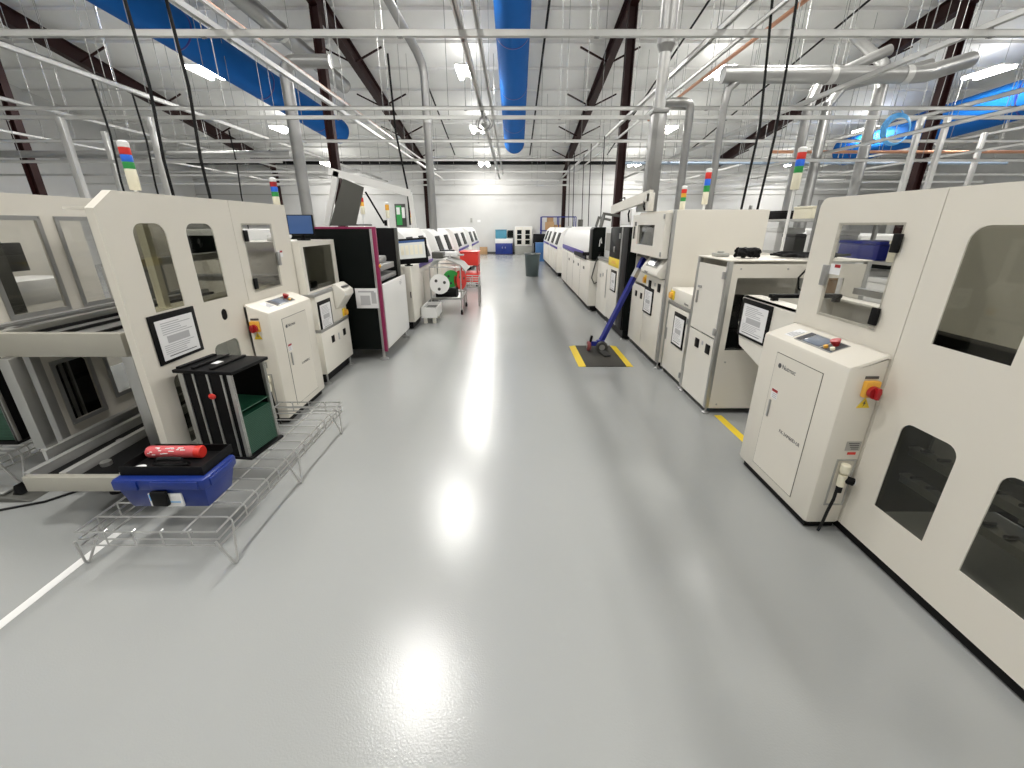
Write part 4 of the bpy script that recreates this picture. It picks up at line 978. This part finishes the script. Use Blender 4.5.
MB().cyl((f+.012, yn+.02, 1.22), (f+.03, yn+.02, 1.22), .02, seg=14).build('trim_knob', 'orange', L4)
MB().box(f-.1, f-.06, yf-.06, yf, .15, zt, .004).build('far_edge', 'greyd', L4)
for (x, y) in ((f-.06, yn+.05), (f-.06, yf-.08), (b+.1, yn+.1)):
    MB().lathe([(.06, .001), (.06, .012), (.03, .03), (.02, .035), (.02, .16)], (x, y, 0), 'z', 16).build('levelling_foot', 'steel', L4)
h = MB().beam((-2.30, 5.95, 2.335), (-1.30, 5.95, 2.08), .05, .085).beam((-2.42, 5.95, 1.70), (-2.20, 5.95, 2.33), .05, .07).beam((-1.30, 5.95, 2.09), (-1.27, 5.95, 1.67), .05, .04).build('raised_hood', 'white', L4, 'raised white hood frame')
MB().prism([(-2.38, 1.69), (-2.04, 1.69), (-1.88, 2.15), (-2.13, 2.25)], 'y', 5.935, 5.925+.03).box(-2.04, -2.0, 5.93, 6.5, 1.69, 1.71).build('hood_inner_panel', 'greyd', h, 'dark inner face of the raised hood')
MB().cyl((-1.88, 5.99, 2.1), (-1.68, 6.0, 1.72), .012, seg=8).cyl((-1.66, 6.0, 1.69), (-1.66, 6.0, 1.76), .02, seg=8).build('gas_strut', 'black', h)
tower('small red and amber signal light seen under the raised white hood, left one', -2.66, 8.2, 1.88, ('orange', 'redpaint'), 1.645, .036, .07)
tower('small amber signal light seen under the raised white hood, right one', -2.3, 8.5, 1.82, ('orange', 'orange'), 1.645, .036, .05)
lf = thing('instruction_sheet', 'white laminated sheets fixed to the black side of the magenta-trimmed machine', 'sheet', (-1.85, 5.44, .7))
MB().box(-1.98, -1.70, 5.445, 5.455, .70, .95, .002).build('sheet', 'paper', lf)
MB().box(-1.92, -1.80, 5.443, 5.445, .74, .86).box(-1.78, -1.72, 5.443, 5.445, .76, .90).box(-1.94, -1.74, 5.443, 5.445, .90, .92).build('printed_text', 'inkgrey', lf)

# placement line with monitor
L5 = placer('white placement machine with dark windows, beyond the magenta-trimmed machine', -3.1, -1.78, 7.95, 10.1, 1, 1.64)
L5b = placer('white placement machine with dark windows, second beyond the magenta-trimmed machine', -3.1, -1.68, 10.4, 13.2, 1, 1.60)
L5c = placer('white placement machine with dark windows, third beyond the magenta-trimmed machine', -3.1, -1.62, 13.6, 17.0, 1, 1.60)
L5d = placer('white placement machine with dark windows, farthest one on the left', -3.1, -1.55, 17.4, 21.2, 1, 1.60)
cab = thing('control_cabinet', 'narrow cream two door control cabinet below the lit screen, left line', 'cabinet', (-1.85, 7.35, 0))
MB().box(-1.94, -1.66, 7.24, 7.9, .13, 1.06, .006).build('body', 'creamlt', cab)
for xa in (-1.935, -1.798): MB().box(xa, xa+.133, 7.228, 7.24, .15, 1.04, .003).build('door', 'cream', cab)
MB().box(-1.70, -1.685, 7.215, 7.228, .55, .65, .003).build('handle', 'black', cab)
MB().box(-1.92, -1.70, 7.26, 7.85, .02, .13).build('plinth', 'black', cab)
sc = thing('monitor', 'big black framed lit touch screen on the cream control cabinet, left line', 'monitor', (-1.75, 7.35, 1.061))
mt = Matrix.Translation((-1.63, 7.30, 1.30)) @ Matrix.Rotation(math.radians(4), 4, 'Z') @ Matrix.Rotation(math.radians(-12), 4, 'X') @ Matrix.Rotation(math.radians(-4), 4, 'Y')
MB().box(-.245, .245, -.02, .03, -.20, .20, .01, mtx=mt).build('housing', 'black', sc)
s_ = MB().box(-.215, .215, -.022, -.02, -.12, .13, 0, mtx=mt).build('screen', 'litscreen', sc)
MB().box(-.215, .215, -.0225, -.022, .13, .165, 0, mtx=mt).build('screen_bar', 'navyscreen', sc)
m = MB()
for k in range(5): m.box(-.18+.075*k, -.13+.075*k, -.0235, -.022, -.06, .09, 0, mtx=mt)
m.build('screen_graphics', 'ivory', s_)
MB().cyl((-1.72, 7.36, 1.061), (-1.71, 7.34, 1.2), .03, seg=12).cyl((-1.72, 7.36, 1.061), (-1.72, 7.36, 1.075), .07, seg=16).build('stand', 'black', sc)
wb = thing('scrap_box', 'white low scrap box with dark open top below the reel cart', 'box', (-1.55, 7.7, 0))
MB().prism(rr(-1.64, -1.36, 7.68, 8.3), 'z', .11, .30, [rr(-1.625, -1.375, 7.695, 8.285)]).box(-1.63, -1.37, 7.69, 8.29, .11, .13).build('body', 'white', wb)
MB().box(-1.62, -1.38, 7.7, 8.28, .13, .24).build('contents', 'rail', wb)
for y in (7.75, 8.2):
    for x in (-1.58, -1.42): MB().box(x-.03, x+.03, y-.03, y+.03, .001, .11, .004).build('foot', 'creamlt', wb)

def reel(label, c, R, w, ax, m, group='component reels'):
    r = thing('component_reel', label, 'reel', c, group)
    ring = MB(); d = Vector(ax).normalized(); c = Vector(c); hub = R*.32
    q = d.to_track_quat('Z', 'Y').to_matrix().to_4x4()
    for s in (-1, 1):
        m2 = MB().prism([(R*math.cos(t), R*math.sin(t)) for t in [k*2*PI/28 for k in range(28)]], 'z', s*w/2-.003, s*w/2+.003,
                        [[(R*.5*math.cos(a)+R*.16*math.cos(t), R*.5*math.sin(a)+R*.16*math.sin(t)) for t in [-k*2*PI/10 for k in range(10)]] for a in (0.3, 2.4, 4.5)])
        bmesh.ops.transform(m2.bm, matrix=Matrix.Translation(c) @ q, verts=list(m2.bm.verts))
        m2.build('flange', m, r)
    MB().cyl(c-d*w*.48, c+d*w*.48, R*.8, seg=24).build('wound_tape', 'rail', r)
    return r
ct = thing('feeder_cart', 'chromed feeder cart carrying reels on the left of the aisle', 'cart', (-1.3, 8.7, 0))
mb = MB()
for x in (-1.6, -1.0):
    for y in (8.55, 9.45): mb.cyl((x, y, .10), (x, y, .95), .014, seg=8)
for z in (.34, .93):
    for x in (-1.6, -1.0): mb.cyl((x, 8.55, z), (x, 9.45, z), .012, seg=8)
    for y in (8.55, 9.45): mb.cyl((-1.6, y, z), (-1.0, y, z), .012, seg=8)
mb.build('frame', 'wire', ct)
MB().box(-1.6, -1.0, 8.55, 9.45, .30, .33, .004).build('lower_shelf', 'steel', ct)
mb = MB()
for k in range(4): mb.tube([(-1.58+.0, 8.6+.22*k, .95), (-1.5, 8.6+.22*k, 1.06), (-1.25, 8.62+.22*k, 1.08), (-1.0, 8.62+.22*k, .97), (-.9, 8.63+.22*k, .85)], .022, 8)
mb.build('feeder_rails', 'galvlt', ct)
for x in (-1.6, -1.0):
    for y in (8.55, 9.45):
        w = MB().cyl((x-.018, y, .052), (x+.018, y, .052), .05, seg=18).build('caster', 'rubber', ct)
        MB().box(x-.024, x+.024, y-.018, y+.018, .06, .12).build('fork', 'steel', w)
for k, (x, y, z, a_, b_, c_, m_, lb) in enumerate(((-1.55, 8.6, 1.09, .22, .3, .12, 'greyd', 'dark grey feeder unit on top of the feeder cart, nearest'), (-1.4, 8.98, 1.09, .3, .25, .1, 'white', 'white feeder unit on top of the feeder cart, middle'), (-1.5, 9.25, 1.09, .3, .18, .12, 'black', 'black feeder unit on top of the feeder cart, farthest'))):
    r = thing('feeder_unit', lb, 'feeder', (x, y, z), 'feeder units on the cart')
    MB().box(x, x+a_, y, y+b_, z, z+c_, .015).build('body', m_, r); MB().box(x+a_-.001, x+a_+.12, y+.05, y+b_-.05, z+.02, z+.05, .006).build('nose', 'steel', r)
reel('white reel with dark wound tape hanging on the front of the feeder cart', (-1.40, 8.44, .62), .19, .045, (.35, -1, .1), 'white')
reel('green reel on the feeder cart', (-1.22, 8.8, .68), .17, .035, (.6, -1, 0), 'green')
reel('dark red edged reel on the feeder cart, right end', (-1.05, 8.95, .64), .19, .05, (1, -.5, 0), 'redpaint')
o = MB().box(-1.52, -1.1, 8.6, 8.95, .331, .50, .01).build('tray_box', 'black', off=(-1.3, 8.8, .331)); tag(o, 'black box on the lower shelf of the feeder cart', 'box')
rc = thing('tool_cart', 'red tool cart with grey wire basket beside the left placement machines', 'cart', (-1.2, 12.6, 0))
x0, x1, y0, y1 = -1.46, -.95, 12.5, 13.3
MB().box(x0, x1, y0, y1, .14, .40, .01).box(x0, x1, y0, y1, .62, .98, .01).build('bins', 'redpaint', rc)
for x in (x0+.03, x1-.03):
    for y in (y0+.03, y1-.03): MB().box(x-.02, x+.02, y-.02, y+.02, .1, .98).build('post', 'red', rc)
MB().box(x0-.02, x1+.02, y0-.02, y1+.02, .98, 1.0, .004).build('top_shelf', 'redpaint', rc)
for x in (x0+.06, x1-.06):
    for y in (y0+.06, y1-.06): MB().cyl((x-.02, y, .052), (x+.02, y, .052), .05, seg=16).box(x-.02, x+.02, y-.02, y+.02, .06, .14).build('caster', 'rubber', rc)
bk = thing('wire_basket', 'grey wire basket hanging off the end of the feeder cart', 'basket', (-.85, 9.6, .5))
mb = MB()
for z in (.42, .52, .62):
    mb.tube([(-1.05, 9.5, z), (-.72, 9.5, z), (-.72, 9.95, z), (-1.05, 9.95, z)], .012, 6, True)
for (x, y) in ((-1.05, 9.5), (-.9, 9.5), (-.72, 9.5), (-.72, 9.72), (-.72, 9.95), (-.9, 9.95), (-1.05, 9.95), (-1.05, 9.72)): mb.cyl((x, y, .42), (x, y, .62), .008, seg=6)
mb.build('basket_wires', 'steel', bk)
mb = MB()
for (x, y) in ((-1.05, 9.5), (-.72, 9.5), (-.72, 9.95), (-1.05, 9.95)): mb.cyl((x, y, .001), (x, y, .42), .014, seg=8)
mb.build('legs', 'galv', bk)
t = tower('red and white signal light above the left placement machines', -2.08, 11.8, 1.72, ('red', 'redpaint'), 1.601, .05, .10)
tower('small yellow and red signal light above the second left placement machine', -2.5, 11.3, 1.74, ('orange', 'redpaint'), 1.601, .04, .08)
# bin and the far end
bn = thing('trash_bin', 'grey green plastic trash bin standing in the aisle far down on the right', 'bin', (.73, 15.5, 0))
MB().lathe([(.21, 0.001), (.22, .02), (.265, .72), (.285, .73), (.285, .78), (.262, .78), (.255, .72), (.17, .05), (.03, .045)], (.73, 15.5, 0), 'z', 28).build('body', 'bin', bn)
MB().tube([(.73+.28*math.cos(t), 15.5+.28*math.sin(t), .77) for t in [k*2*PI/28 for k in range(28)]], .016, 6, True).build('rim', 'galv', bn)
cb = thing('storage_cabinet', 'blue two door cabinet against the far wall', 'cabinet', (-.46, 27.5, 0))
MB().box(-.98, .06, 27.2, 27.9, .02, .66, .01).build('body', 'bluepaint', cb)
for xa in (-.95, -.45): MB().box(xa, xa+.47, 27.185, 27.2, .06, .62, .004).build('door', 'blueplast', cb)
for xa in (-.56, -.38): MB().box(xa-.015, xa+.015, 27.16, 27.185, .36, .46).build('handle', 'alu', cb)
tt = thing('storage_bin', 'teal plastic container on the white shelf above the blue cabinet', 'container', (-.6, 27.5, .95))
MB().box(-.97, -.30, 27.25, 27.85, .921, 1.4, .02).build('body', 'teal', tt); MB().box(-.99, -.28, 27.23, 27.87, 1.4, 1.44, .01).build('lid', 'teal', tt)
o = MB().box(-1.0, .08, 27.2, 27.9, .661, .92, .006).build('shelf_box', 'white', off=(-.46, 27.5, .661)); tag(o, 'white box between the blue cabinet and the teal container', 'box')
tv = thing('monitor', 'small black monitor right of the teal container at the far wall', 'monitor', (-.05, 27.4, .921))
MB().box(-.24, .12, 27.3, 27.34, .98, 1.40, .01).build('screen', 'blackgloss', tv); MB().box(-.1, .0, 27.35, 27.4, .934, 1.05).box(-.2, .08, 27.25, 27.5, .921, .934).build('stand', 'steel', tv)
wc = thing('double_door', 'white far cabinet with two dark windowed doors at the far wall', 'cabinet', (.72, 27.6, 0))
MB().box(.2, 1.25, 27.3, 27.85, .5, 1.62, .01).build('body', 'white', wc)
for xa in (.24, .74):
    d_ = MB().box(xa, xa+.47, 27.285, 27.3, .55, 1.58, .004).build('door', 'creamlt', wc)
    for z in (.72, 1.02, 1.3): MB().box(xa+.10, xa+.37, 27.28, 27.285, z-.12, z+.12).build('window', 'blackgloss', d_)
MB().box(.2, 1.25, 27.32, 27.84, .001, .5, .006).build('base', 'greyp', wc)
wc['label'] = 'white cabinet with two dark windowed doors at the far wall'; wc.name = 'storage_cabinet'
rk = thing('tube_rack', 'blue tube frame rack standing at the right end of the far wall', 'rack', (2.6, 26.9, 0))
for x in (1.75, 2.75, 3.75):
    for y in (26.5, 27.3): MB().box(x-.025, x+.025, y-.025, y+.025, .001, 2.15).build('post', 'bluepaint', rk)
mb = MB()
for z in (1.36, 2.12):
    for y in (26.5, 27.3): mb.box(1.75, 3.75, y-.02, y+.02, z, z+.05)
mb.build('rails', 'bluepaint', rk)
MB().box(1.75, 3.75, 26.5, 27.3, 1.30, 1.36).build('shelf', 'steel', rk)
for k, (xa, w_, h_) in enumerate(((2.0, .5, .5), (2.55, .35, .35), (2.1, .35, .25))):
    z = 1.361 if k < 2 else 1.862
    c_ = MB().box(xa, xa+w_, 26.65, 27.1, z, z+h_, .004).build('cardboard_box', 'card', off=(xa, 26.8, z))
    tag(c_, ('large brown cardboard box on the blue tube rack', 'smaller brown cardboard box on the blue tube rack, right one', 'flat brown cardboard box on top of the large one on the blue rack')[k], 'box', 'cardboard boxes')
o = MB().box(1.25, 1.95, 25.6, 26.2, .72, 1.22, .02).box(1.3, 1.9, 25.65, 26.15, .001, .72, .01).build('equipment_box', 'black', off=(1.6, 26, 0)); tag(o, 'black equipment box at the far end in front of the blue rack', 'equipment')
o = MB().box(1.2, 1.75, 21.9, 22.5, .35, .85, .03).box(1.18, 1.77, 21.88, 22.52, .85, .88, .01).box(1.25, 1.7, 21.95, 22.45, .001, .35).build('blue_crate', 'crateblue', off=(1.5, 22.2, 0)); tag(o, 'blue crate at the far end of the right machine line', 'crate'); o.name = 'crate'
o = MB().box(-1.95, -1.5, 27.3, 27.8, .001, .42, .004).box(-1.95, -1.5, 27.54, 27.56, .42, .423).build('cardboard_box', 'card', off=(-1.7, 27.5, 0)); tag(o, 'small cardboard box on the floor by the far wall at left', 'box', 'cardboard boxes')
ds = thing('door_panel', 'pair of small wall switches and sign on the far wall at left', 'wall sign', (-2.4, 27.97, 1.9))
MB().box(-2.52, -2.4, 27.94, 27.966, 1.85, 2.1, .004).build('switch_box', 'greyp', ds); MB().box(-2.1, -1.9, 27.955, 27.966, 1.86, 2.0).build('sign', 'paper', ds)
ds.name = 'wall_switch'
ps = thing('notice_board', 'green and white notice board on the far wall behind the left line', 'board', (-6.5, 27.95, 1.7))
MB().box(-7.1, -6.45, 27.93, 27.966, 1.6, 2.9, .004).build('frame', 'rail', ps)
MB().box(-7.03, -6.7, 27.925, 27.93, 1.7, 2.8).build('sheet', 'greenlens', ps)
MB().box(-6.68, -6.5, 27.922, 27.93, 2.1, 2.7).box(-7.0, -6.8, 27.922, 27.925, 2.3, 2.7).build('notes', 'paper', ps)

# ------------------------------------------------------------------ equipment rack beyond the right line (seen through the door window)
sr = thing('storage_rack', 'grey shelf rack with parts behind the right machines', 'rack', (4.4, 5.4, 0))
X0, X1, Y0, Y1 = 3.95, 4.75, 4.2, 7.6
for x in (X0, X1):
    for y in (Y0, (Y0+Y1)/2, Y1): MB().box(x-.02, x+.02, y-.02, y+.02, .001, 2.0).build('post', 'galv', sr)
for z in (.3, .85, 1.30, 1.75): MB().box(X0, X1, Y0, Y1, z, z+.03).build('shelf', 'galvlt', sr)
items = [(3.98, 4.35, .88, .4, .5, .28, 'white', 'white carton on the grey rack, lower shelf near end'), (3.98, 4.95, .88, .4, .35, .33, 'paper', 'white carton on the grey rack, lower shelf middle'), (4.0, 5.5, .88, .4, .3, .2, 'card', 'brown carton on the grey rack, lower shelf'),
         (3.98, 4.3, 1.33, .45, .4, .22, 'ivory', 'ivory carton on the grey rack, upper shelf near end'), (4.0, 4.85, 1.33, .45, .6, .2, 'bluepaint', 'blue case on the grey rack, upper shelf'), (4.0, 5.7, 1.33, .4, .4, .3, 'white', 'white carton on the grey rack, upper shelf'),
         (3.98, 6.3, 1.33, .4, .3, .25, 'rail', 'dark grey case on the grey rack, upper shelf'), (4.0, 6.8, 1.33, .4, .6, .33, 'white', 'white machine cover on the grey rack, upper shelf far end'),
         (4.0, 5.2, 1.78, .4, .5, .18, 'greyp', 'grey case on the grey rack, top shelf'), (4.0, 6.1, 1.78, .4, .4, .16, 'ivory', 'ivory carton on the grey rack, top shelf'), (4.0, 6.8, 1.78, .4, .6, .12, 'black', 'black case on the grey rack, top shelf far end')]
for (x, y, z, a_, b_, c_, m_, lb) in items:
    r = thing('storage_box', lb, 'box', (x, y, z+.001), 'boxes on the grey rack')
    MB().box(x, x+a_, y, y+b_, z+.001, z+c_*.82, .008).build('body', m_, r); MB().box(x-.008, x+a_+.008, y-.008, y+b_+.008, z+c_*.82, z+c_, .006).build('lid', m_, r)
# machines of the neighbouring lines
def back_machine(label, x0, x1, y0, y1, z1):
    r = thing('machine_cabinet', label, 'machine', ((x0+x1)/2, (y0+y1)/2, 0))
    MB().box(x0, x1, y0, y1, .1, z1*.58, .015).build('base', 'cream', r); MB().box(x0+.05, x1-.05, y0+.05, y1-.05, z1*.58, z1, .04).build('cover', 'white', r)
    MB().box(x0+.2, x1-.2, y0+.045, y0+.05, z1*.65, z1*.92).build('window', 'blackgloss', r); MB().box(x0+.06, x1-.06, y0+.06, y1-.06, .01, .1).build('plinth', 'black', r)
back_machine('cream machine of the neighbouring line, behind the grey rack', 5.6, 7.0, 7.2, 9.6, 1.55)
back_machine('cream machine of the neighbouring line, far right', 7.4, 9.0, 12, 15.5, 1.6)
back_machine('cream machine of the neighbouring line, far left', -8.4, -6.4, 10.4, 13.4, 1.6)

# ------------------------------------------------------------------ wire racks, magazine, tool box
def wire_rack(label, x0, x1, y0, y1, z, rot=0):
    r = thing('wire_rack', label, 'rack', ((x0+x1)/2, (y0+y1)/2, 0), 'low wire racks')
    zt, zm, zb = z, z-.045, z-.085
    mb = MB(); w = .0054
    for (zz, g) in ((zt, 0), (zm, 0), (zb, .0)):
        mb.tube([(x0+g, y0+g, zz), (x1-g, y0+g, zz), (x1-g, y1-g, zz), (x0+g, y1-g, zz)], w, 6, True)
    ny = 14; 
    for k in range(1, ny):
        y = y0+(y1-y0)*k/ny
        mb.tube([(x0, y, zb), (x0, y, zt), (x0+.02, y, zt), (x1-.02, y, zt), (x1, y, zt-.02), (x1, y, zb)], w*.85, 6)
    for k in range(1, 5):
        x = x0+(x1-x0)*k/5
        mb.tube([(x, y0, zb), (x, y0, zt), (x, y0+.02, zt)], w*.8, 6); mb.tube([(x, y1, zb), (x, y1, zt), (x, y1-.02, zt)], w*.8, 6)
    for x in (x0+.18, x1-.18): mb.tube([(x, y0, zt-.006), (x, y1, zt-.006)], w, 6)
    mb.build('wire_deck', 'wire', r)
    for (x, s) in ((x0, -1), (x1, 1)):
        for (y, sy) in ((y0+.05, -1), ((y0+y1)/2-.05, 0), (y1-.14, 1)):
            p = [(x, y-.07, zm), (x+s*.035, y-.035, .02), (x+s*.036, y-.02, .0065), (x+s*.035, y-.005, .02), (x, y+.07, zm)]
            MB().tube(p, .0065, 8).build('leg', 'wire', r)
    return r
ZR = .23
wire_rack('low chromed wire rack on the floor carrying the blue tool box and black magazine', -2.23, -1.51, 1.77, 3.47, ZR)
wire_rack('low chromed wire rack at the left edge carrying the green magazine', -4.2, -3.46, 2.52, 3.3, ZR)
zr = ZR+.0045
# circuit board magazine
def magazine(label, cx, cy, rot, boards, first_z, W, Dp, H, label_b, group):
    T = Matrix.Translation((cx, cy, zr)) @ Matrix.Rotation(rot, 4, 'Z')
    r = thing('board_magazine', label, 'magazine', (cx, cy, zr), 'circuit board magazines')
    w, d = W/2, Dp/2
    MB().box(-w-.02, w+.02, -d-.02, d+.02, .0, .018, .004, mtx=T).build('base_plate', 'black', r)
    MB().box(-w-.02, w+.025, -d-.025, d+.02, H-.022, H, .004, mtx=T).box(-w-.01, -w+.02, -d, d, H, H+.012, mtx=T).box(w*.2, w*.35, -d, d, H, H+.014, .004, mtx=T).box(-w*.5, -w*.35, -d, d, H, H+.014, .004, mtx=T).build('top_plate', 'black', r)
    lb_ = MB().box(-w*.3, -w*.05, -d*.2, d*.2, H, H+.001, mtx=T).build('top_label', 'paper', r)
    for s in (-1, 1):
        sd = MB().box(-w, w, s*d-.006, s*d+.006, .018, H-.022, mtx=T).build('slotted_side', 'black', r)
        if s < 0:
            for x in (-w+.03, -w*.42, w*.12, w*.66):
                MB().box(x-.007, x+.007, -d-.014, -d-.006, .018, H-.022, .002, mtx=T).build('guide_strip', 'alu', sd)
            MB().ball(T @ Vector((w*.16, -d-.02, H-.17)), .022, (1.1, .4, .9)).build('red_tag', 'redpaint', sd)
    for (x, y) in ((w-.012, -d+.0), (w-.012, d-.0), (-w+.012, -d), (-w+.012, d)):
        MB().box(x-.012, x+.012, y-.012, y+.012, .018, H-.022, .002, mtx=T).build('corner_post', 'alu', r)
    for k in range(boards):
        z = first_z+.0118*k if k < boards-1 else first_z+.0118*(k+3)
        p = thing('circuit_board', label_b, 'circuit board', T @ Vector((0, 0, z)), group)
        MB().box(-w+.03, w-.004, -d+.014, d-.014, z, z+.003, mtx=T).build('laminate', 'pcb', p)
        MB().box(w-.004, w-.0025, -d+.014, d-.014, z, z+.0035, mtx=T).build('lit_edge_strip', 'litedge', p, 'board edge strip coloured lighter as if lit')  # added strip, lightened to look lit against the shaded board tops
    return r
magazine('black circuit board magazine with aluminium strips standing on the wire rack', -1.90, 2.66, math.radians(-7), 24, .03, .36, .30, .62,
         'green circuit board slotted in the black magazine on the near wire rack', 'circuit boards in the black magazine')
magazine('green filled circuit board magazine on the wire rack at the left edge', -3.74, 2.88, math.radians(-90), 48, .03, .36, .42, .66,
         'green circuit board slotted in the magazine at the left edge', 'circuit boards in the left magazine')

# tool box
tb = thing('tool_box', 'blue plastic tool box on the near end of the wire rack', 'tool box', (-1.89, 2.09, zr))
xa, xb_, ya, yb_ = -2.125, -1.65, 1.945, 2.205
def frust(x0, x1, y0, y1, z0, z1, ins, bev=.012):
    b = bmesh.new(); bmesh.ops.create_cube(b, size=1)
    for v in b.verts:
        k = ins if v.co.z < 0 else 0
        v.co = Vector(((x0+k) if v.co.x < 0 else (x1-k), (y0+k) if v.co.y < 0 else (y1-k), z0 if v.co.z < 0 else z1))
    bmesh.ops.bevel(b, geom=list(b.edges), offset=bev, segments=2, profile=.5, affect='EDGES'); bmesh.ops.recalc_face_normals(b, faces=list(b.faces))
    m = MB(); m._merge(b); return m
frust(xa, xb_, ya, yb_, zr, zr+.135, .025).build('body', 'blueplast', tb)
lid = MB().box(xa-.012, xb_+.012, ya-.012, yb_+.012, zr+.128, zr+.195, .016).box(xa+.0, xa+.13, ya-.02, ya-.01, zr+.135, zr+.19, .005).box(xa+.2, xb_-.02, ya-.02, ya-.01, zr+.14, zr+.188, .005).box(xb_+.008, xb_+.02, ya+.03, yb_-.03, zr+.135, zr+.18, .005).build('lid', 'blueplast', tb)
MB().box(xa+.155, xa+.335, ya-.002, ya+.012, zr+.022, zr+.105, .004).build('label_plate', 'paper', tb, 'white sticker plate')
MB().box(xa+.162, xa+.185, ya-.0035, ya-.002, zr+.06, zr+.1).box(xa+.25, xa+.325, ya-.0035, ya-.002, zr+.05, zr+.056).build('label_print', 'bluetube', tb)
MB().box(xa+.19, xa+.275, ya-.03, ya-.004, zr+.04, zr+.13, .008).build('latch', 'black', tb)
zt = zr+.196
ty = thing('parts_tray', 'black open tray lying on the blue tool box', 'tray', (-1.89, 2.1, zt))
tx0, tx1, ty0, ty1 = -2.115, -1.665, 1.98, 2.24
MB().prism(rr(tx0, tx1, ty0, ty1), 'z', zt+.008, zt+.052, [rr(tx0+.008, tx1-.008, ty0+.008, ty1-.008)]).build('rim_walls', 'black', ty)
MB().box(tx0, tx1, ty0, ty1, zt, zt+.009).build('bottom', 'black', ty)
zc = zt+.0095
cn = thing('wipes_canister', 'pinkish red canister with white print lying in the black tray', 'canister', (-1.93, 2.16, zc))
cx0, cx1, cy, rz = -2.09, -1.75, 2.16, .035
MB().lathe([(rz*.9, 0), (rz, .008), (rz, .27), (rz*.95, .275)], (cx0, cy, zc+rz), 'x', 24).build('body', 'pink', cn)
MB().lathe([(rz*1.02, .275), (rz*1.04, .28), (rz*1.04, .305), (rz*.9, .31)], (cx0, cy, zc+rz), 'x', 24).build('lid', 'redpaint', cn)
m = MB(); rnd = random.Random(4)
for k in range(16):
    a = rnd.uniform(.1, 1.5)-.2; x = cx0+.02+.012*k if k < 9 else cx0+rnd.uniform(.13, .23)
    y, z = cy-rz*1.005*math.cos(a), zc+rz+rz*1.005*math.sin(a)
    m.beam((x, y, z), (x+rnd.uniform(.01, .03), y, z), .006, .004)
m.build('white_print', 'white', cn)
sp = thing('label_spool', 'black coiled strap lying in the black tray in front of the red canister', 'strap', (-1.9, 2.06, zc))
MB().tube([(-2.0, 2.07, zc+.012), (-1.96, 2.06, zc+.045), (-1.9, 2.06, zc+.05), (-1.83, 2.06, zc+.045), (-1.8, 2.07, zc+.012), (-1.9, 2.05, zc+.012)], .011, 8, True).build('strap', 'rubber', sp)
sp.name = 'strap_coil'
ws = MB().lathe([(.03, 0), (.033, .003), (.012, .005)], (-2.06, 2.04, zc), 'z', 20).build('plastic_cap', 'paper', off=(-2.06, 2.04, zc)); tag(ws, 'small round white cap in the left corner of the black tray', 'cap')
# foot pedal
fp = thing('foot_pedal', 'silver and black foot pedal on the floor at the left edge', 'pedal', (-3.35, 2.40, 0))
MB().prism([(-3.5, .001), (-3.14, .001), (-3.2, .02), (-3.3, .035), (-3.5, .04)], 'y', 2.33, 2.47, bev=.006).build('base', 'greyd', fp)
MB().box(-3.52, -3.32, 2.35, 2.45, .041, .06, .01).build('tread', 'alu', fp)
MB().prism([(-3.30, .03), (-3.23, .03), (-3.25, .05), (-3.265, .10), (-3.28, .05)], 'y', 2.37, 2.43, bev=.005).build('black_guard', 'black', fp)
pipe('pedal_cable', 'black cable running on the floor from the foot pedal', 'cable', [(-3.5, 2.28, .008), (-3.25, 2.24, .008), (-3.05, 2.33, .008), (-2.95, 2.45, .008), (-2.9, 2.6, .008)], .007, 'rubber')
# floor tapes
o = MB().box(-2.345, -2.295, 0.3, 2.05, .0005, .0015).build('floor_tape', 'white', off=(-2.32, 1.2, 0)); tag(o, 'white tape line on the floor, left of the wire rack', 'floor tape')
o = MB().box(1.93, 2.0, 3.0, 3.69, .0005, .0015).build('floor_tape', 'yellow', off=(1.96, 3.4, 0)); tag(o, 'yellow tape strip on the floor beside the right console', 'floor tape')

# ------------------------------------------------------------------ camera and look
cam = bpy.data.cameras.new('camera'); co = bpy.data.objects.new('camera', cam); COL.objects.link(co)
cam.sensor_width = 36; cam.lens = 36*425/1024
cam.clip_start = .05
co.location = (0, 0, 1.7)
co.rotation_euler = (math.radians(90-20.512), 0, 0)
cam.shift_x = .5/1024
SC.camera = co
w = bpy.data.worlds.new('world'); SC.world = w; w.use_nodes = True
w.node_tree.nodes['Background'].inputs[0].default_value = (.8, .85, .9, 1); w.node_tree.nodes['Background'].inputs[1].default_value = .05
SC.view_settings.view_transform = 'Standard'; SC.view_settings.look = 'None'
SC.view_settings.exposure = 0; SC.view_settings.gamma = 1; SC.view_settings.use_curve_mapping = False
